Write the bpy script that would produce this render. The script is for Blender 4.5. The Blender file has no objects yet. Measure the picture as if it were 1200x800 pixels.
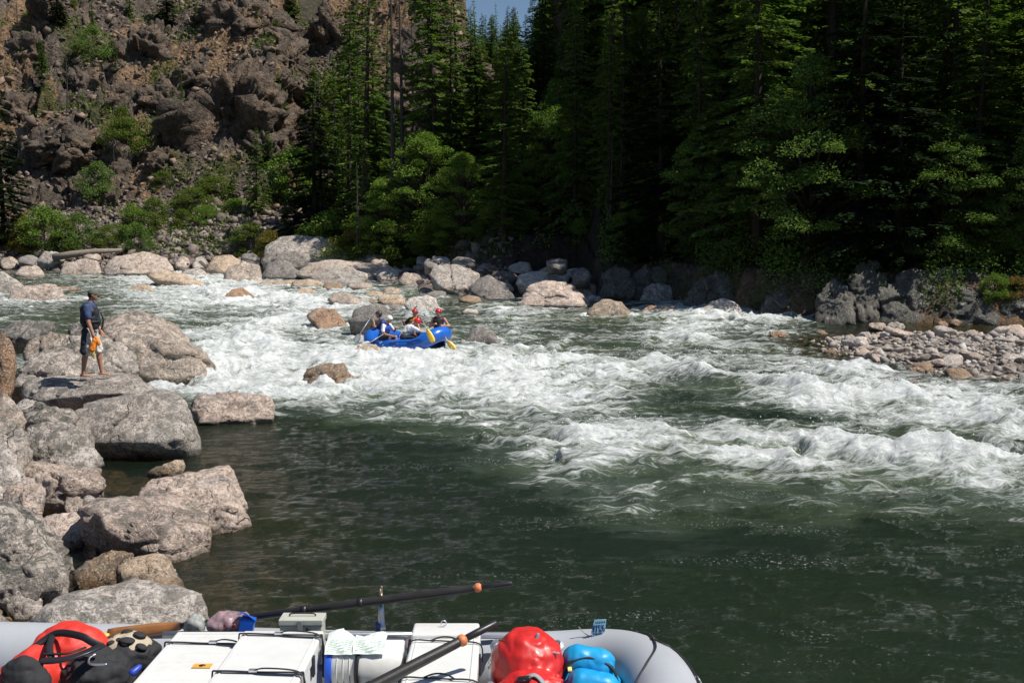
import bpy, bmesh, math, random
import numpy as np
from mathutils import Vector, Matrix, Quaternion
R = math.radians
rng = np.random.default_rng(7)
random.seed(7)
scene = bpy.context.scene
COL = scene.collection

# ------------------------------------------------------------------ camera
H_CAM = 3.6
F = 35.0 / 36.0            # focal length in sensor widths
FPX = 1200 * F
HOR = 295.0                # row of the horizon in a 1200 x 800 frame
PITCH = math.atan((400 - HOR) / FPX)
cam = bpy.data.objects.new('camera', bpy.data.cameras.new('camera'))
COL.objects.link(cam)
cam.data.lens = 35.0; cam.data.sensor_width = 36.0
cam.data.clip_start = 0.05; cam.data.clip_end = 2000
cam.location = (0, 0, H_CAM); cam.rotation_euler = (math.pi / 2 - PITCH, 0, 0)
scene.camera = cam
SP, CP = math.sin(PITCH), math.cos(PITCH)

def ray(px, py):
    a = (px - 600) / FPX; b = (400 - py) / FPX
    return (a, CP + b * SP, -SP + b * CP)

def at(px, py, y):
    dx, dy, dz = ray(px, py); t = y / dy
    return Vector((dx * t, y, H_CAM + dz * t))

def at_z(px, py, z):
    dx, dy, dz = ray(px, py); t = (z - H_CAM) / dz
    return Vector((dx * t, dy * t, z))

def proj(x, y, z):
    zc = y * CP - (z - H_CAM) * SP
    yc = y * SP + (z - H_CAM) * CP
    return 600 + FPX * x / zc, 400 - FPX * yc / zc

# ------------------------------------------------------------------ noise
def _h(ix, iy, iz, seed):
    h = (ix.astype(np.int64) * 374761393 + iy.astype(np.int64) * 668265263 + iz.astype(np.int64) * 2147483647 + seed * 1274126177) & 0xffffffff
    h = ((h ^ (h >> 13)) * 1274126177) & 0xffffffff
    h = ((h ^ (h >> 16)) * 2246822519) & 0xffffffff
    return (h ^ (h >> 15)) & 0xffffffff

def perlin2(x, y, seed=0):
    xi = np.floor(x); yi = np.floor(y); fx = x - xi; fy = y - yi
    u = fx * fx * fx * (fx * (fx * 6 - 15) + 10); v = fy * fy * fy * (fy * (fy * 6 - 15) + 10)
    z = np.zeros_like(xi)
    def g(ox, oy):
        a = _h(xi + ox, yi + oy, z, seed) * (2 * math.pi / 4294967296.0)
        return np.cos(a) * (fx - ox) + np.sin(a) * (fy - oy)
    a = g(0, 0); b = g(1, 0); c = g(0, 1); d = g(1, 1)
    return (a + (b - a) * u + (c - a) * v + (a - b - c + d) * u * v) * 1.4

def fbm2(x, y, seed=0, o=4, gain=.5, lac=2.03):
    s = 0; a = 1; f = 1
    for i in range(o):
        s = s + a * perlin2(x * f, y * f, seed + i * 17); a *= gain; f *= lac
    return s

def ridge2(x, y, seed=0, o=4, gain=.5):
    s = 0; a = 1; f = 1
    for i in range(o):
        s = s + a * (1 - np.abs(perlin2(x * f, y * f, seed + i * 17)) * 2); a *= gain; f *= 2.1
    return s

def perlin3(x, y, z, seed=0):
    xi = np.floor(x); yi = np.floor(y); zi = np.floor(z); fx = x - xi; fy = y - yi; fz = z - zi
    u = fx * fx * (3 - 2 * fx); v = fy * fy * (3 - 2 * fy); w = fz * fz * (3 - 2 * fz)
    def g(ox, oy, oz):
        h = _h(xi + ox, yi + oy, zi + oz, seed)
        a = (h & 0xffff) * (2 * math.pi / 65536.0); c = ((h >> 16) & 0xffff) / 32768.0 - 1
        s = np.sqrt(1 - c * c)
        return s * np.cos(a) * (fx - ox) + s * np.sin(a) * (fy - oy) + c * (fz - oz)
    L = lambda a, b, t: a + (b - a) * t
    return L(L(L(g(0,0,0), g(1,0,0), u), L(g(0,1,0), g(1,1,0), u), v), L(L(g(0,0,1), g(1,0,1), u), L(g(0,1,1), g(1,1,1), u), v), w) * 1.5

def fbm3(p, f, seed=0, o=4, gain=.5):
    s = 0; a = 1
    for i in range(o):
        s = s + a * perlin3(p[:, 0] * f + 7.3, p[:, 1] * f, p[:, 2] * f, seed + i * 13); a *= gain; f *= 2.03
    return s

def facet2(x, y, seed=0, tilt=1.0):
    """fractured blocks: every cell is its own tilted plane; also returns the distance to the crack"""
    xi = np.floor(x); yi = np.floor(y); best = np.full(x.shape, 9.); sec = np.full(x.shape, 9.); val = np.zeros(x.shape)
    z = np.zeros_like(xi)
    for ox in (-1, 0, 1):
        for oy in (-1, 0, 1):
            cx = xi + ox; cy = yi + oy
            h = _h(cx, cy, z, seed)
            px_ = cx + (h & 0xff) / 255.; py_ = cy + ((h >> 8) & 0xff) / 255.
            dx = x - px_; dy = y - py_; d = dx * dx + dy * dy
            v = ((h >> 16) & 0xff) / 255. - .5 + tilt * (dx * (((h >> 20) & 0xff) / 255. - .5) + dy * (((h >> 23) & 0xff) / 255. - .5)) * 2
            m = d < best
            sec = np.where(m, best, np.minimum(sec, d)); val = np.where(m, v, val); best = np.where(m, d, best)
    return val, np.sqrt(sec) - np.sqrt(best)

def facet3(p, f, seed=0, tilt=1.0):
    q = p * f; qi = np.floor(q); n = len(p)
    best = np.full(n, 9.); sec = np.full(n, 9.); val = np.zeros(n)
    for ox in (-1, 0, 1):
        for oy in (-1, 0, 1):
            for oz in (-1, 0, 1):
                c = qi + (ox, oy, oz)
                h = _h(c[:, 0], c[:, 1], c[:, 2], seed); k = _h(c[:, 2], c[:, 0], c[:, 1], seed + 5)
                dd = q - c - np.stack([(h & 0xff) / 255., ((h >> 8) & 0xff) / 255., ((h >> 16) & 0xff) / 255.], 1)
                d = (dd ** 2).sum(1)
                v = ((h >> 24) & 0xff) / 255. - .5 + tilt * 2 * (dd * (np.stack([(k & 0xff) / 255., ((k >> 8) & 0xff) / 255., ((k >> 16) & 0xff) / 255.], 1) - .5)).sum(1)
                m = d < best
                sec = np.where(m, best, np.minimum(sec, d)); val = np.where(m, v, val); best = np.where(m, d, best)
    return val, np.sqrt(sec) - np.sqrt(best)

def sstep(a, b, x):
    t = np.clip((x - a) / (b - a), 0, 1); return t * t * (3 - 2 * t)

# ------------------------------------------------------------------ water level and ground
_WY = np.array([-60, 20, 28, 34, 42, 50, 65, 80, 110, 200.]); _WZ = np.array([0, 0, .03, .15, .45, .8, 1.35, 1.8, 2.5, 3.5])
def zw(y): return np.interp(y, _WY, _WZ)

_SX = np.array([-140, -90, -60, -44, -22, -12, -7, -1.7, 4.1, 7.5, 10, 12.5, 20.5, 32, 60, 120.])
_SY = np.array([70, 78, 84, 88, 82, 74, 65, 55, 53.5, 56, 50, 45, 42.5, 41, 36, 20.])
def yshore(x): return np.interp(x, _SX, _SY)
_LY = np.array([-60, 3, 6, 9.5, 12, 15, 18, 21, 26, 34, 52, 85, 200.]); _LX = np.array([-9, -7, -6, -5.3, -5.7, -7.3, -8.2, -9.7, -13, -20, -33, -60, -60.])
def xleft(y): return np.interp(y, _LY, _LX)

BAR = np.array([(11.3, 37.5), (11.0, 33), (12.2, 28.2), (16, 23.5), (30, 17), (44, 21), (38, 31), (24, 37.2), (16, 39.5)])
def poly_sd(x, y, P):
    d = np.full(x.shape, 1e9); ins = np.zeros(x.shape, bool); n = len(P)
    for i in range(n):
        ax, ay = P[i]; bx, by = P[(i + 1) % n]
        t = np.clip(((x - ax) * (bx - ax) + (y - ay) * (by - ay)) / ((bx - ax) ** 2 + (by - ay) ** 2), 0, 1)
        d = np.minimum(d, np.hypot(x - ax - t * (bx - ax), y - ay - t * (by - ay)))
        ins ^= ((ay > y) != (by > y)) & (x < (bx - ax) * (y - ay) / (by - ay + 1e-12) + ax)
    return np.where(ins, d, -d)

def ground(x, y, detail=True):
    """height of the ground, and masks"""
    x = np.asarray(x, float); y = np.asarray(y, float)
    w = zw(y)
    s = y - yshore(x)
    bed = w - 1.1 + .25 * fbm2(x * .35, y * .35, 3, 3)
    l = xleft(y) - x
    near = w - .12 + np.where(l > 0, np.minimum(l * .3, 1.1 + l * .05), l * .16)
    b = poly_sd(x, y, BAR)
    bar = w + np.where(b > 0, np.minimum(b * .11, .30), b * .10) - .03
    u = x / np.maximum(y, 30)
    left = sstep(.02, -.08, u)                     # 1 on the rocky hillside, 0 on the forest side
    shelf = sstep(-.25, -.19, u) * sstep(.09, .065, u) * (y > 40)
    sl0 = np.maximum(s, 0); sl = np.maximum(s - 10.5 * shelf, 0)
    hl = np.minimum(sl * .42, 3) + np.clip(sl - 7, 0, 8) * .42 + np.clip(sl - 15, 0, 1e3) * .88
    hr = np.minimum(sl * 1.1, 2.2) + np.clip(sl - 4, 0, 1e3) * .5
    wl = sstep(-.034, -.075, u); wr = sstep(.008, .06, u)
    hh = np.where(u < 0, hl, hr)
    mid = sstep(-.05, .03, u); hh = hl * (1 - mid) + hr * mid
    cut = np.maximum(wl, wr)
    hh = hh + shelf * np.minimum(sl0 * .13, 1.3)
    base = 13 + np.clip(y - 100, 0, 110) * .22
    hh = np.minimum(hh, base) + np.maximum(hh - base, 0) * cut
    hh = np.minimum(hh, 95)
    far = w - .2 + np.where(s > 0, hh, s * .35)
    g = np.maximum(np.maximum(bed, near), np.maximum(bar, far))
    hill = sstep(5, 16, s) * sstep(-.01, -.05, u)
    if detail:
        wx = x + 1.5 * fbm2(x * .12, y * .12, 40, 2); wy = y + 1.5 * fbm2(x * .12, y * .12, 44, 2)
        f1, c1 = facet2(wx * .11, wy * .085, 51, 1.2)
        f2, c2 = facet2(wx * .33 + 3, wy * .3, 52, 1.2)
        f3, c3 = facet2(wx * 1.0 + 9, wy * .9, 53, 1.1)
        f4, c4 = facet2(wx * 2.6 + 9, wy * 2.4, 54, 1.)
        big = sstep(8, 24, s)
        crag = sstep(-.25, .3, fbm2(x * .05 + 5, y * .05, 60, 3))
        crag = .25 + .75 * crag
        g = g + hill * (big * crag * (2.8 * f1 + 1.8 * f2 - .6 * sstep(.12, 0, c1) - .4 * sstep(.14, 0, c2)) + (.35 + .65 * crag) * (.8 * f3 + .34 * f4) - .2 * sstep(.15, 0, c3))
        rough = np.maximum(sstep(-1.5, 1, s), sstep(-1.5, 1, l))
        g = g + rough * (.25 * f3 + .12 * f4) * (1 - hill) * .6 + (1 - rough) * .05 * fbm2(x * 2, y * 2, 71, 3)
        barm = sstep(-2, .5, b)
        g = g + barm * .05 * fbm2(x * 1.2, y * 1.2, 73, 3)
    return g, dict(s=s, l=l, b=b, hill=hill, u=u)

def gz(x, y, detail=True):
    return float(ground(np.array([x]), np.array([y]), detail)[0][0])

# ------------------------------------------------------------------ object helpers
def tag(o, label=None, cat=None, group=None, kind=None):
    if label: o['label'] = label
    if cat: o['category'] = cat
    if group: o['group'] = group
    if kind: o['kind'] = kind
    return o

def link(o, parent=None):
    COL.objects.link(o)
    if parent is not None: o.parent = parent
    return o

def thing(name, label, cat, loc=(0, 0, 0), rot=(0, 0, 0), group=None):
    o = bpy.data.objects.new(name, None); COL.objects.link(o)
    o.empty_display_size = .1
    o.location = loc; o.rotation_euler = rot
    return tag(o, label, cat, group)

def np_mesh(name, V, Fc, mats=(), smooth=True, fmat=None):
    """V (n,3), Fc (m,k) arrays of equal polygon size"""
    me = bpy.data.meshes.new(name)
    V = np.asarray(V, np.float32); Fc = np.asarray(Fc, np.int32); m, k = Fc.shape
    me.vertices.add(len(V)); me.vertices.foreach_set('co', V.ravel())
    me.loops.add(m * k); me.loops.foreach_set('vertex_index', Fc.ravel())
    me.polygons.add(m); me.polygons.foreach_set('loop_start', np.arange(0, m * k, k, dtype=np.int32))
    try: me.polygons.foreach_set('loop_total', np.full(m, k, np.int32))
    except Exception: pass
    if smooth: me.polygons.foreach_set('use_smooth', np.ones(m, bool))
    if fmat is not None: me.polygons.foreach_set('material_index', np.asarray(fmat, np.int32))
    for mt in mats: me.materials.append(mt)
    me.update(calc_edges=True); me.validate()
    return me

def fattr(me, name, arr):
    a = me.attributes.new(name, 'FLOAT', 'POINT'); a.data.foreach_set('value', np.asarray(arr, np.float32).ravel())
def cattr(me, name, arr):
    a = me.attributes.new(name, 'FLOAT_COLOR', 'POINT')
    c = np.ones((len(arr), 4), np.float32); c[:, :3] = arr; a.data.foreach_set('color', c.ravel())

class MB:
    """collects simple shapes that become ONE mesh"""
    def __init__(s): s.v = []; s.f = []
    def add(s, V, Fc):
        o = len(s.v); s.v += [tuple(p) for p in V]; s.f += [tuple(i + o for i in f) for f in Fc]
    def box(s, lo, hi, mat=None):
        x0, y0, z0 = lo; x1, y1, z1 = hi
        V = [Vector(p) for p in ((x0,y0,z0),(x1,y0,z0),(x1,y1,z0),(x0,y1,z0),(x0,y0,z1),(x1,y0,z1),(x1,y1,z1),(x0,y1,z1))]
        if mat: V = [mat @ p for p in V]
        s.add(V, [(0,3,2,1),(4,5,6,7),(0,1,5,4),(1,2,6,5),(2,3,7,6),(3,0,4,7)])
    def tube(s, pts, rad, n=12, closed=False, flat=1.0, up=None):
        pts = [Vector(p) for p in pts]; m = len(pts)
        if not hasattr(rad, '__len__'): rad = [rad] * m
        V = []; prev = None
        for i, p in enumerate(pts):
            if closed: t = (pts[(i + 1) % m] - pts[i - 1])
            else: t = pts[min(i + 1, m - 1)] - pts[max(i - 1, 0)]
            t.normalize()
            ref = Vector(up) if up else (prev if prev is not None else (Vector((0, 0, 1)) if abs(t.z) < .9 else Vector((1, 0, 0))))
            b = t.cross(ref)
            if b.length < 1e-5: b = t.cross(Vector((0, 1, 0)))
            b.normalize(); nn = b.cross(t).normalized(); prev = nn
            for k in range(n):
                a = 2 * math.pi * k / n
                V.append(p + b * math.cos(a) * rad[i] + nn * math.sin(a) * rad[i] * flat)
        Fc = []
        for i in range(m if closed else m - 1):
            j = (i + 1) % m
            for k in range(n): Fc.append((i * n + k, i * n + (k + 1) % n, j * n + (k + 1) % n, j * n + k))
        if not closed: Fc += [tuple(range(n))[::-1], tuple(range((m - 1) * n, m * n))]
        s.add(V, Fc)
    def ball(s, c, r, nu=12, nv=8, mat=None):
        c = Vector(c); r = Vector(r) if hasattr(r, '__len__') else Vector((r, r, r)); V = []; Fc = []
        V.append(Vector((0, 0, r.z)))
        for i in range(1, nv):
            a = math.pi * i / nv
            for k in range(nu):
                b = 2 * math.pi * k / nu
                V.append(Vector((r.x * math.sin(a) * math.cos(b), r.y * math.sin(a) * math.sin(b), r.z * math.cos(a))))
        V.append(Vector((0, 0, -r.z))); e = len(V) - 1
        for k in range(nu): Fc.append((0, 1 + k, 1 + (k + 1) % nu)); Fc.append((e, e - nu + (k + 1) % nu, e - nu + k))
        for i in range(nv - 2):
            for k in range(nu):
                a = 1 + i * nu; Fc.append((a + k, a + nu + k, a + nu + (k + 1) % nu, a + (k + 1) % nu))
        if mat: V = [mat @ p for p in V]
        s.add([p + c for p in V], Fc)
    def cap(s, p0, p1, r0, r1, n=14, flat=1.0, up=None):
        """tapered capsule; flat squashes it along 'up'"""
        p0 = Vector(p0); p1 = Vector(p1); t = (p1 - p0); L = t.length; t.normalize()
        pts = []; rad = []
        for a in (85, 60, 35, 12): pts.append(p0 - t * r0 * math.sin(R(a))); rad.append(r0 * math.cos(R(a)))
        for a in (12, 35, 60, 85): pts.append(p1 + t * r1 * math.sin(R(a))); rad.append(r1 * math.cos(R(a)))
        s.tube(pts, rad, n, flat=flat, up=up)
    def build(s, name, mat, parent=None, smooth=True, bevel=0, seg=3, sub=0, xf=None):
        me = bpy.data.meshes.new(name)
        me.from_pydata([tuple(xf @ Vector(p)) if xf else p for p in s.v], [], s.f); me.update()
        me.materials.append(mat)
        if smooth: me.polygons.foreach_set('use_smooth', [True] * len(me.polygons))
        o = bpy.data.objects.new(name, me); link(o, parent)
        if bevel:
            b = o.modifiers.new('b', 'BEVEL'); b.width = bevel; b.segments = seg; b.limit_method = 'ANGLE'; b.angle_limit = R(40)
            o.modifiers.new('wn', 'WEIGHTED_NORMAL')
        if sub:
            b = o.modifiers.new('s', 'SUBSURF'); b.levels = sub; b.render_levels = sub
        return o
    def remesh(s, name, mat, parent=None, voxel=.012, smooth=4, xf=None, fold=0.0, seed=0):
        """closed shapes grown together into one continuous skin"""
        me = bpy.data.meshes.new('t'); me.from_pydata([tuple(xf @ Vector(p)) if xf else p for p in s.v], [], s.f); me.update()
        t = bpy.data.objects.new('t', me); COL.objects.link(t)
        m = t.modifiers.new('r', 'REMESH'); m.mode = 'VOXEL'; m.voxel_size = voxel
        if smooth:
            q = t.modifiers.new('s', 'SMOOTH'); q.factor = .5; q.iterations = smooth
        dg = bpy.context.evaluated_depsgraph_get()
        nm = bpy.data.meshes.new_from_object(t.evaluated_get(dg)); nm.name = name
        bpy.data.objects.remove(t); bpy.data.meshes.remove(me)
        if fold:
            n = len(nm.vertices); P = np.zeros(n * 3, np.float32); nm.vertices.foreach_get('co', P); P = P.reshape(-1, 3)
            N = np.zeros(n * 3, np.float32); nm.vertices.foreach_get('normal', N); N = N.reshape(-1, 3)
            d = fold * (np.abs(fbm3(P, 5.0, seed, 3)) * 2 - .6)
            P += N * d[:, None]; nm.vertices.foreach_set('co', P.ravel()); nm.update()
        nm.materials.clear(); nm.materials.append(mat)
        nm.polygons.foreach_set('use_smooth', np.ones(len(nm.polygons), bool))
        return link(bpy.data.objects.new(name, nm), parent)

# ------------------------------------------------------------------ materials
def new_mat(name):
    m = bpy.data.materials.new(name); m.use_nodes = True
    nt = m.node_tree; nt.nodes.clear()
    return m, nt
class NT:
    def __init__(s, nt): s.nt = nt
    def n(s, typ, **kw):
        nd = s.nt.nodes.new(typ)
        for k, v in kw.items():
            if k == 'inp':
                for kk, vv in v.items():
                    if hasattr(vv, 'is_output') or isinstance(vv, bpy.types.NodeSocket): s.nt.links.new(vv, nd.inputs[kk])
                    else: nd.inputs[kk].default_value = vv
            else: setattr(nd, k, v)
        return nd
    def link(s, a, b): s.nt.links.new(a, b)
    def math(s, op, a, b=0.0, c=0.0, clamp=False):
        return s.n('ShaderNodeMath', operation=op, use_clamp=clamp, inp={0: a, 1: b, 2: c}).outputs[0]
    def mix(s, f, a, b, blend='MIX'):
        nd = s.nt.nodes.new('ShaderNodeMix'); nd.data_type = 'RGBA'; nd.blend_type = blend
        for sock, v in ((nd.inputs[0], f), (nd.inputs[6], a), (nd.inputs[7], b)):
            if isinstance(v, bpy.types.NodeSocket): s.nt.links.new(v, sock)
            else: sock.default_value = v if not isinstance(v, tuple) or len(v) == 4 else (*v, 1)
        return nd.outputs[2]
    def noise(s, vec, scale, detail=4, rough=.55, dist=0.0):
        nd = s.n('ShaderNodeTexNoise', inp={'Scale': scale, 'Detail': detail, 'Roughness': rough, 'Distortion': dist})
        if vec is not None: s.link(vec, nd.inputs['Vector'])
        return nd.outputs['Fac']
    def mr(s, v, a, b, c=0.0, d=1.0, smooth=False):
        nd = s.n('ShaderNodeMapRange', inp={'Value': v, 'From Min': a, 'From Max': b, 'To Min': c, 'To Max': d})
        if smooth: nd.interpolation_type = 'SMOOTHSTEP'
        return nd.outputs[0]
    def attr(s, name, out='Fac'):
        return s.n('ShaderNodeAttribute', attribute_name=name).outputs[out]
    def bump(s, h, strength=.5, dist=.05, normal=None):
        nd = s.n('ShaderNodeBump', inp={'Height': h, 'Strength': strength, 'Distance': dist})
        if normal is not None: s.link(normal, nd.inputs['Normal'])
        return nd.outputs[0]
    def out(s, surf): s.link(surf, s.n('ShaderNodeOutputMaterial').inputs[0])

_MC = {}
def plain(name, col, rough=.5, metal=0.0, var=.12, scale=9, bump=.0, spec=.5, trans=0.0, dirt=None, coat=0.0):
    if name in _MC: return _MC[name]
    m, nt = new_mat(name); t = NT(nt)
    co = t.n('ShaderNodeTexCoord').outputs['Object']
    nz = t.noise(co, scale, 5, .6)
    c = t.mix(t.mr(nz, .3, .7), tuple(x * (1 - var) for x in col), tuple(min(1, x * (1 + var)) for x in col))
    if dirt is not None:
        dn = t.noise(co, scale * .5, 6, .7)
        c = t.mix(t.mr(dn, .52, .72, 0, dirt[1]), c, dirt[0])
    p = t.n('ShaderNodeBsdfPrincipled', inp={'Base Color': c, 'Metallic': metal, 'Specular IOR Level': spec, 'Coat Weight': coat})
    t.link(t.mr(nz, .3, .7, rough * .85, min(1, rough * 1.15)), p.inputs['Roughness'])
    if trans: p.inputs['Transmission Weight'].default_value = trans
    if bump: t.link(t.bump(t.noise(co, scale * 3, 6, .65), bump, .01), p.inputs['Normal'])
    t.out(p.outputs[0]); _MC[name] = m
    return m

def rock_material():
    m, nt = new_mat('granite'); t = NT(nt)
    co = t.n('ShaderNodeTexCoord').outputs['Object']
    oi = t.n('ShaderNodeObjectInfo'); tint = oi.outputs['Color']
    co = t.n('ShaderNodeVectorMath', operation='ADD', inp={0: co, 1: t.n('ShaderNodeVectorMath', operation='SCALE', inp={0: tint, 'Scale': 37.0}).outputs[0]}).outputs[0]
    big = t.noise(co, .8, 5, .6, .6)
    mid = t.noise(co, 3.6, 9, .74)
    sp = t.noise(co, 17, 5, .8)
    sp2 = t.noise(co, 38, 3, .7)
    c = t.mix(t.mr(big, .35, .65), tint, t.mix(1.0, tint, (.78, .66, .58, 1), 'MULTIPLY'))
    c = t.mix(t.mr(big, .3, .7, 0, .5), c, t.mix(1.0, tint, (.95, .98, 1.0, 1), 'MULTIPLY'))
    c = t.mix(t.mr(mid, .46, .60, 0, .75), c, t.mix(1.0, c, (.34, .34, .35, 1), 'MULTIPLY'))
    c = t.mix(t.mr(sp, .50, .60, 0, .85), c, t.mix(1.0, c, (.20, .19, .19, 1), 'MULTIPLY'))
    c = t.mix(t.mr(sp2, .54, .64, 0, .7), c, (.70, .65, .61, 1))
    c = t.mix(t.mr(t.noise(co, 1.7, 6, .7), .55, .7, 0, .5), c, (.55, .50, .46, 1))
    li = t.noise(co, 4.2, 11, .80, .8)
    lich = t.math('MULTIPLY', t.mr(li, .47, .54), t.math('MULTIPLY', t.attr('lichen'), 1.15, clamp=True))
    c = t.mix(lich, c, t.mix(t.mr(sp, .4, .6), (.035, .035, .032, 1), (.14, .14, .12, 1)))
    c = t.mix(1.0, c, (1.28, 1.26, 1.22, 1), 'MULTIPLY')
    wet = t.attr('wet')
    c = t.mix(t.math('MULTIPLY', wet, .85), c, t.mix(1.0, c, (.30, .25, .19, 1), 'MULTIPLY'))
    nz2 = t.noise(co, 12, 7, .72)
    cr = t.n('ShaderNodeTexVoronoi', feature='DISTANCE_TO_EDGE', inp={'Vector': t.n('ShaderNodeVectorMath', operation='MULTIPLY_ADD', inp={0: t.n('ShaderNodeTexNoise', inp={'Vector': co, 'Scale': 1.6, 'Detail': 4.0}).outputs['Color'], 1: (1.6, 1.6, 1.6), 2: co}).outputs[0], 'Scale': .75}).outputs['Distance']
    crk = t.math('MULTIPLY', t.mr(cr, 0, .016, 1, 0), t.mr(t.noise(co, 1.1, 3, .6), .46, .58))
    c = t.mix(t.math('MULTIPLY', crk, .6), c, (.05, .045, .04, 1))
    h = t.math('ADD', t.math('ADD', t.math('MULTIPLY', mid, 1.0), t.math('MULTIPLY', nz2, .45)), t.math('MULTIPLY', crk, -.35))
    p = t.n('ShaderNodeBsdfPrincipled', inp={'Base Color': c, 'Roughness': t.mr(wet, 0, 1, .82, .25), 'Specular IOR Level': .35, 'Normal': t.bump(h, 1.0, .12)})
    t.out(p.outputs[0]); return m
M_ROCK = rock_material()

def ground_material(name='ground', world=False):
    m, nt = new_mat(name); t = NT(nt)
    co = t.n('ShaderNodeNewGeometry').outputs['Position'] if world else t.n('ShaderNodeTexCoord').outputs['Object']
    base = t.attr('tint', 'Color')
    n1 = t.noise(co, 1.3, 9, .72, .4); n2 = t.noise(co, 5, 8, .75)
    vor = t.n('ShaderNodeTexVoronoi', inp={'Vector': co, 'Scale': 2.6})
    peb = t.n('ShaderNodeTexVoronoi', inp={'Vector': co, 'Scale': 7.0})
    c = t.mix(t.mr(n1, .35, .68), t.mix(1.0, base, (.5, .5, .52, 1), 'MULTIPLY'), t.mix(1.0, base, (1.45, 1.38, 1.3, 1), 'MULTIPLY'))
    c = t.mix(t.mr(n2, .5, .62, 0, .75), c, t.mix(1.0, c, (.32, .32, .34, 1), 'MULTIPLY'))
    c = t.mix(.55, c, t.mix(1.0, c, t.mix(.8, (1, 1, 1, 1), t.n('ShaderNodeRGBToBW', inp={0: vor.outputs['Color']}).outputs[0]), 'MULTIPLY'))
    h = t.math('ADD', t.math('ADD', n1, t.math('MULTIPLY', vor.outputs['Distance'], -.6)), t.math('ADD', t.math('MULTIPLY', n2, .5), t.math('MULTIPLY', peb.outputs['Distance'], -.25)))
    p = t.n('ShaderNodeBsdfPrincipled', inp={'Base Color': c, 'Roughness': .9, 'Specular IOR Level': .2, 'Normal': t.bump(h, 1.0, .3)})
    t.out(p.outputs[0]); return m

def leaf_material(name, a, b, trans=.35):
    m, nt = new_mat(name); t = NT(nt)
    g = t.n('ShaderNodeNewGeometry').outputs['Random Per Island']
    oi = t.n('ShaderNodeObjectInfo').outputs['Random']
    c = t.mix(g, a, b)
    c = t.mix(t.mr(oi, 0, 1, 0, .55), c, t.mix(1.0, c, (.72, .80, .62, 1), 'MULTIPLY'))
    d = t.n('ShaderNodeBsdfDiffuse', inp={'Color': c})
    tr = t.n('ShaderNodeBsdfTranslucent', inp={'Color': t.mix(1.0, c, (1.1, 1.25, .5, 1), 'MULTIPLY')})
    gl = t.n('ShaderNodeBsdfGlossy', inp={'Color': (.5, .5, .5, 1), 'Roughness': .45})
    mx = t.n('ShaderNodeMixShader', inp={0: trans, 1: d.outputs[0], 2: tr.outputs[0]})
    m2 = t.n('ShaderNodeMixShader', inp={0: .012, 1: mx.outputs[0], 2: gl.outputs[0]})
    t.out(m2.outputs[0]); return m

def bark_material(name, col):
    m, nt = new_mat(name); t = NT(nt)
    co = t.n('ShaderNodeTexCoord').outputs['Object']
    mp = t.n('ShaderNodeMapping', inp={'Vector': co, 'Scale': (6, 6, 1.2)}).outputs[0]
    n = t.noise(mp, 2.5, 8, .7)
    c = t.mix(t.mr(n, .35, .65), tuple(x * .45 for x in col), col)
    p = t.n('ShaderNodeBsdfPrincipled', inp={'Base Color': c, 'Roughness': .9, 'Specular IOR Level': .2, 'Normal': t.bump(n, .8, .04)})
    t.out(p.outputs[0]); return m

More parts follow.
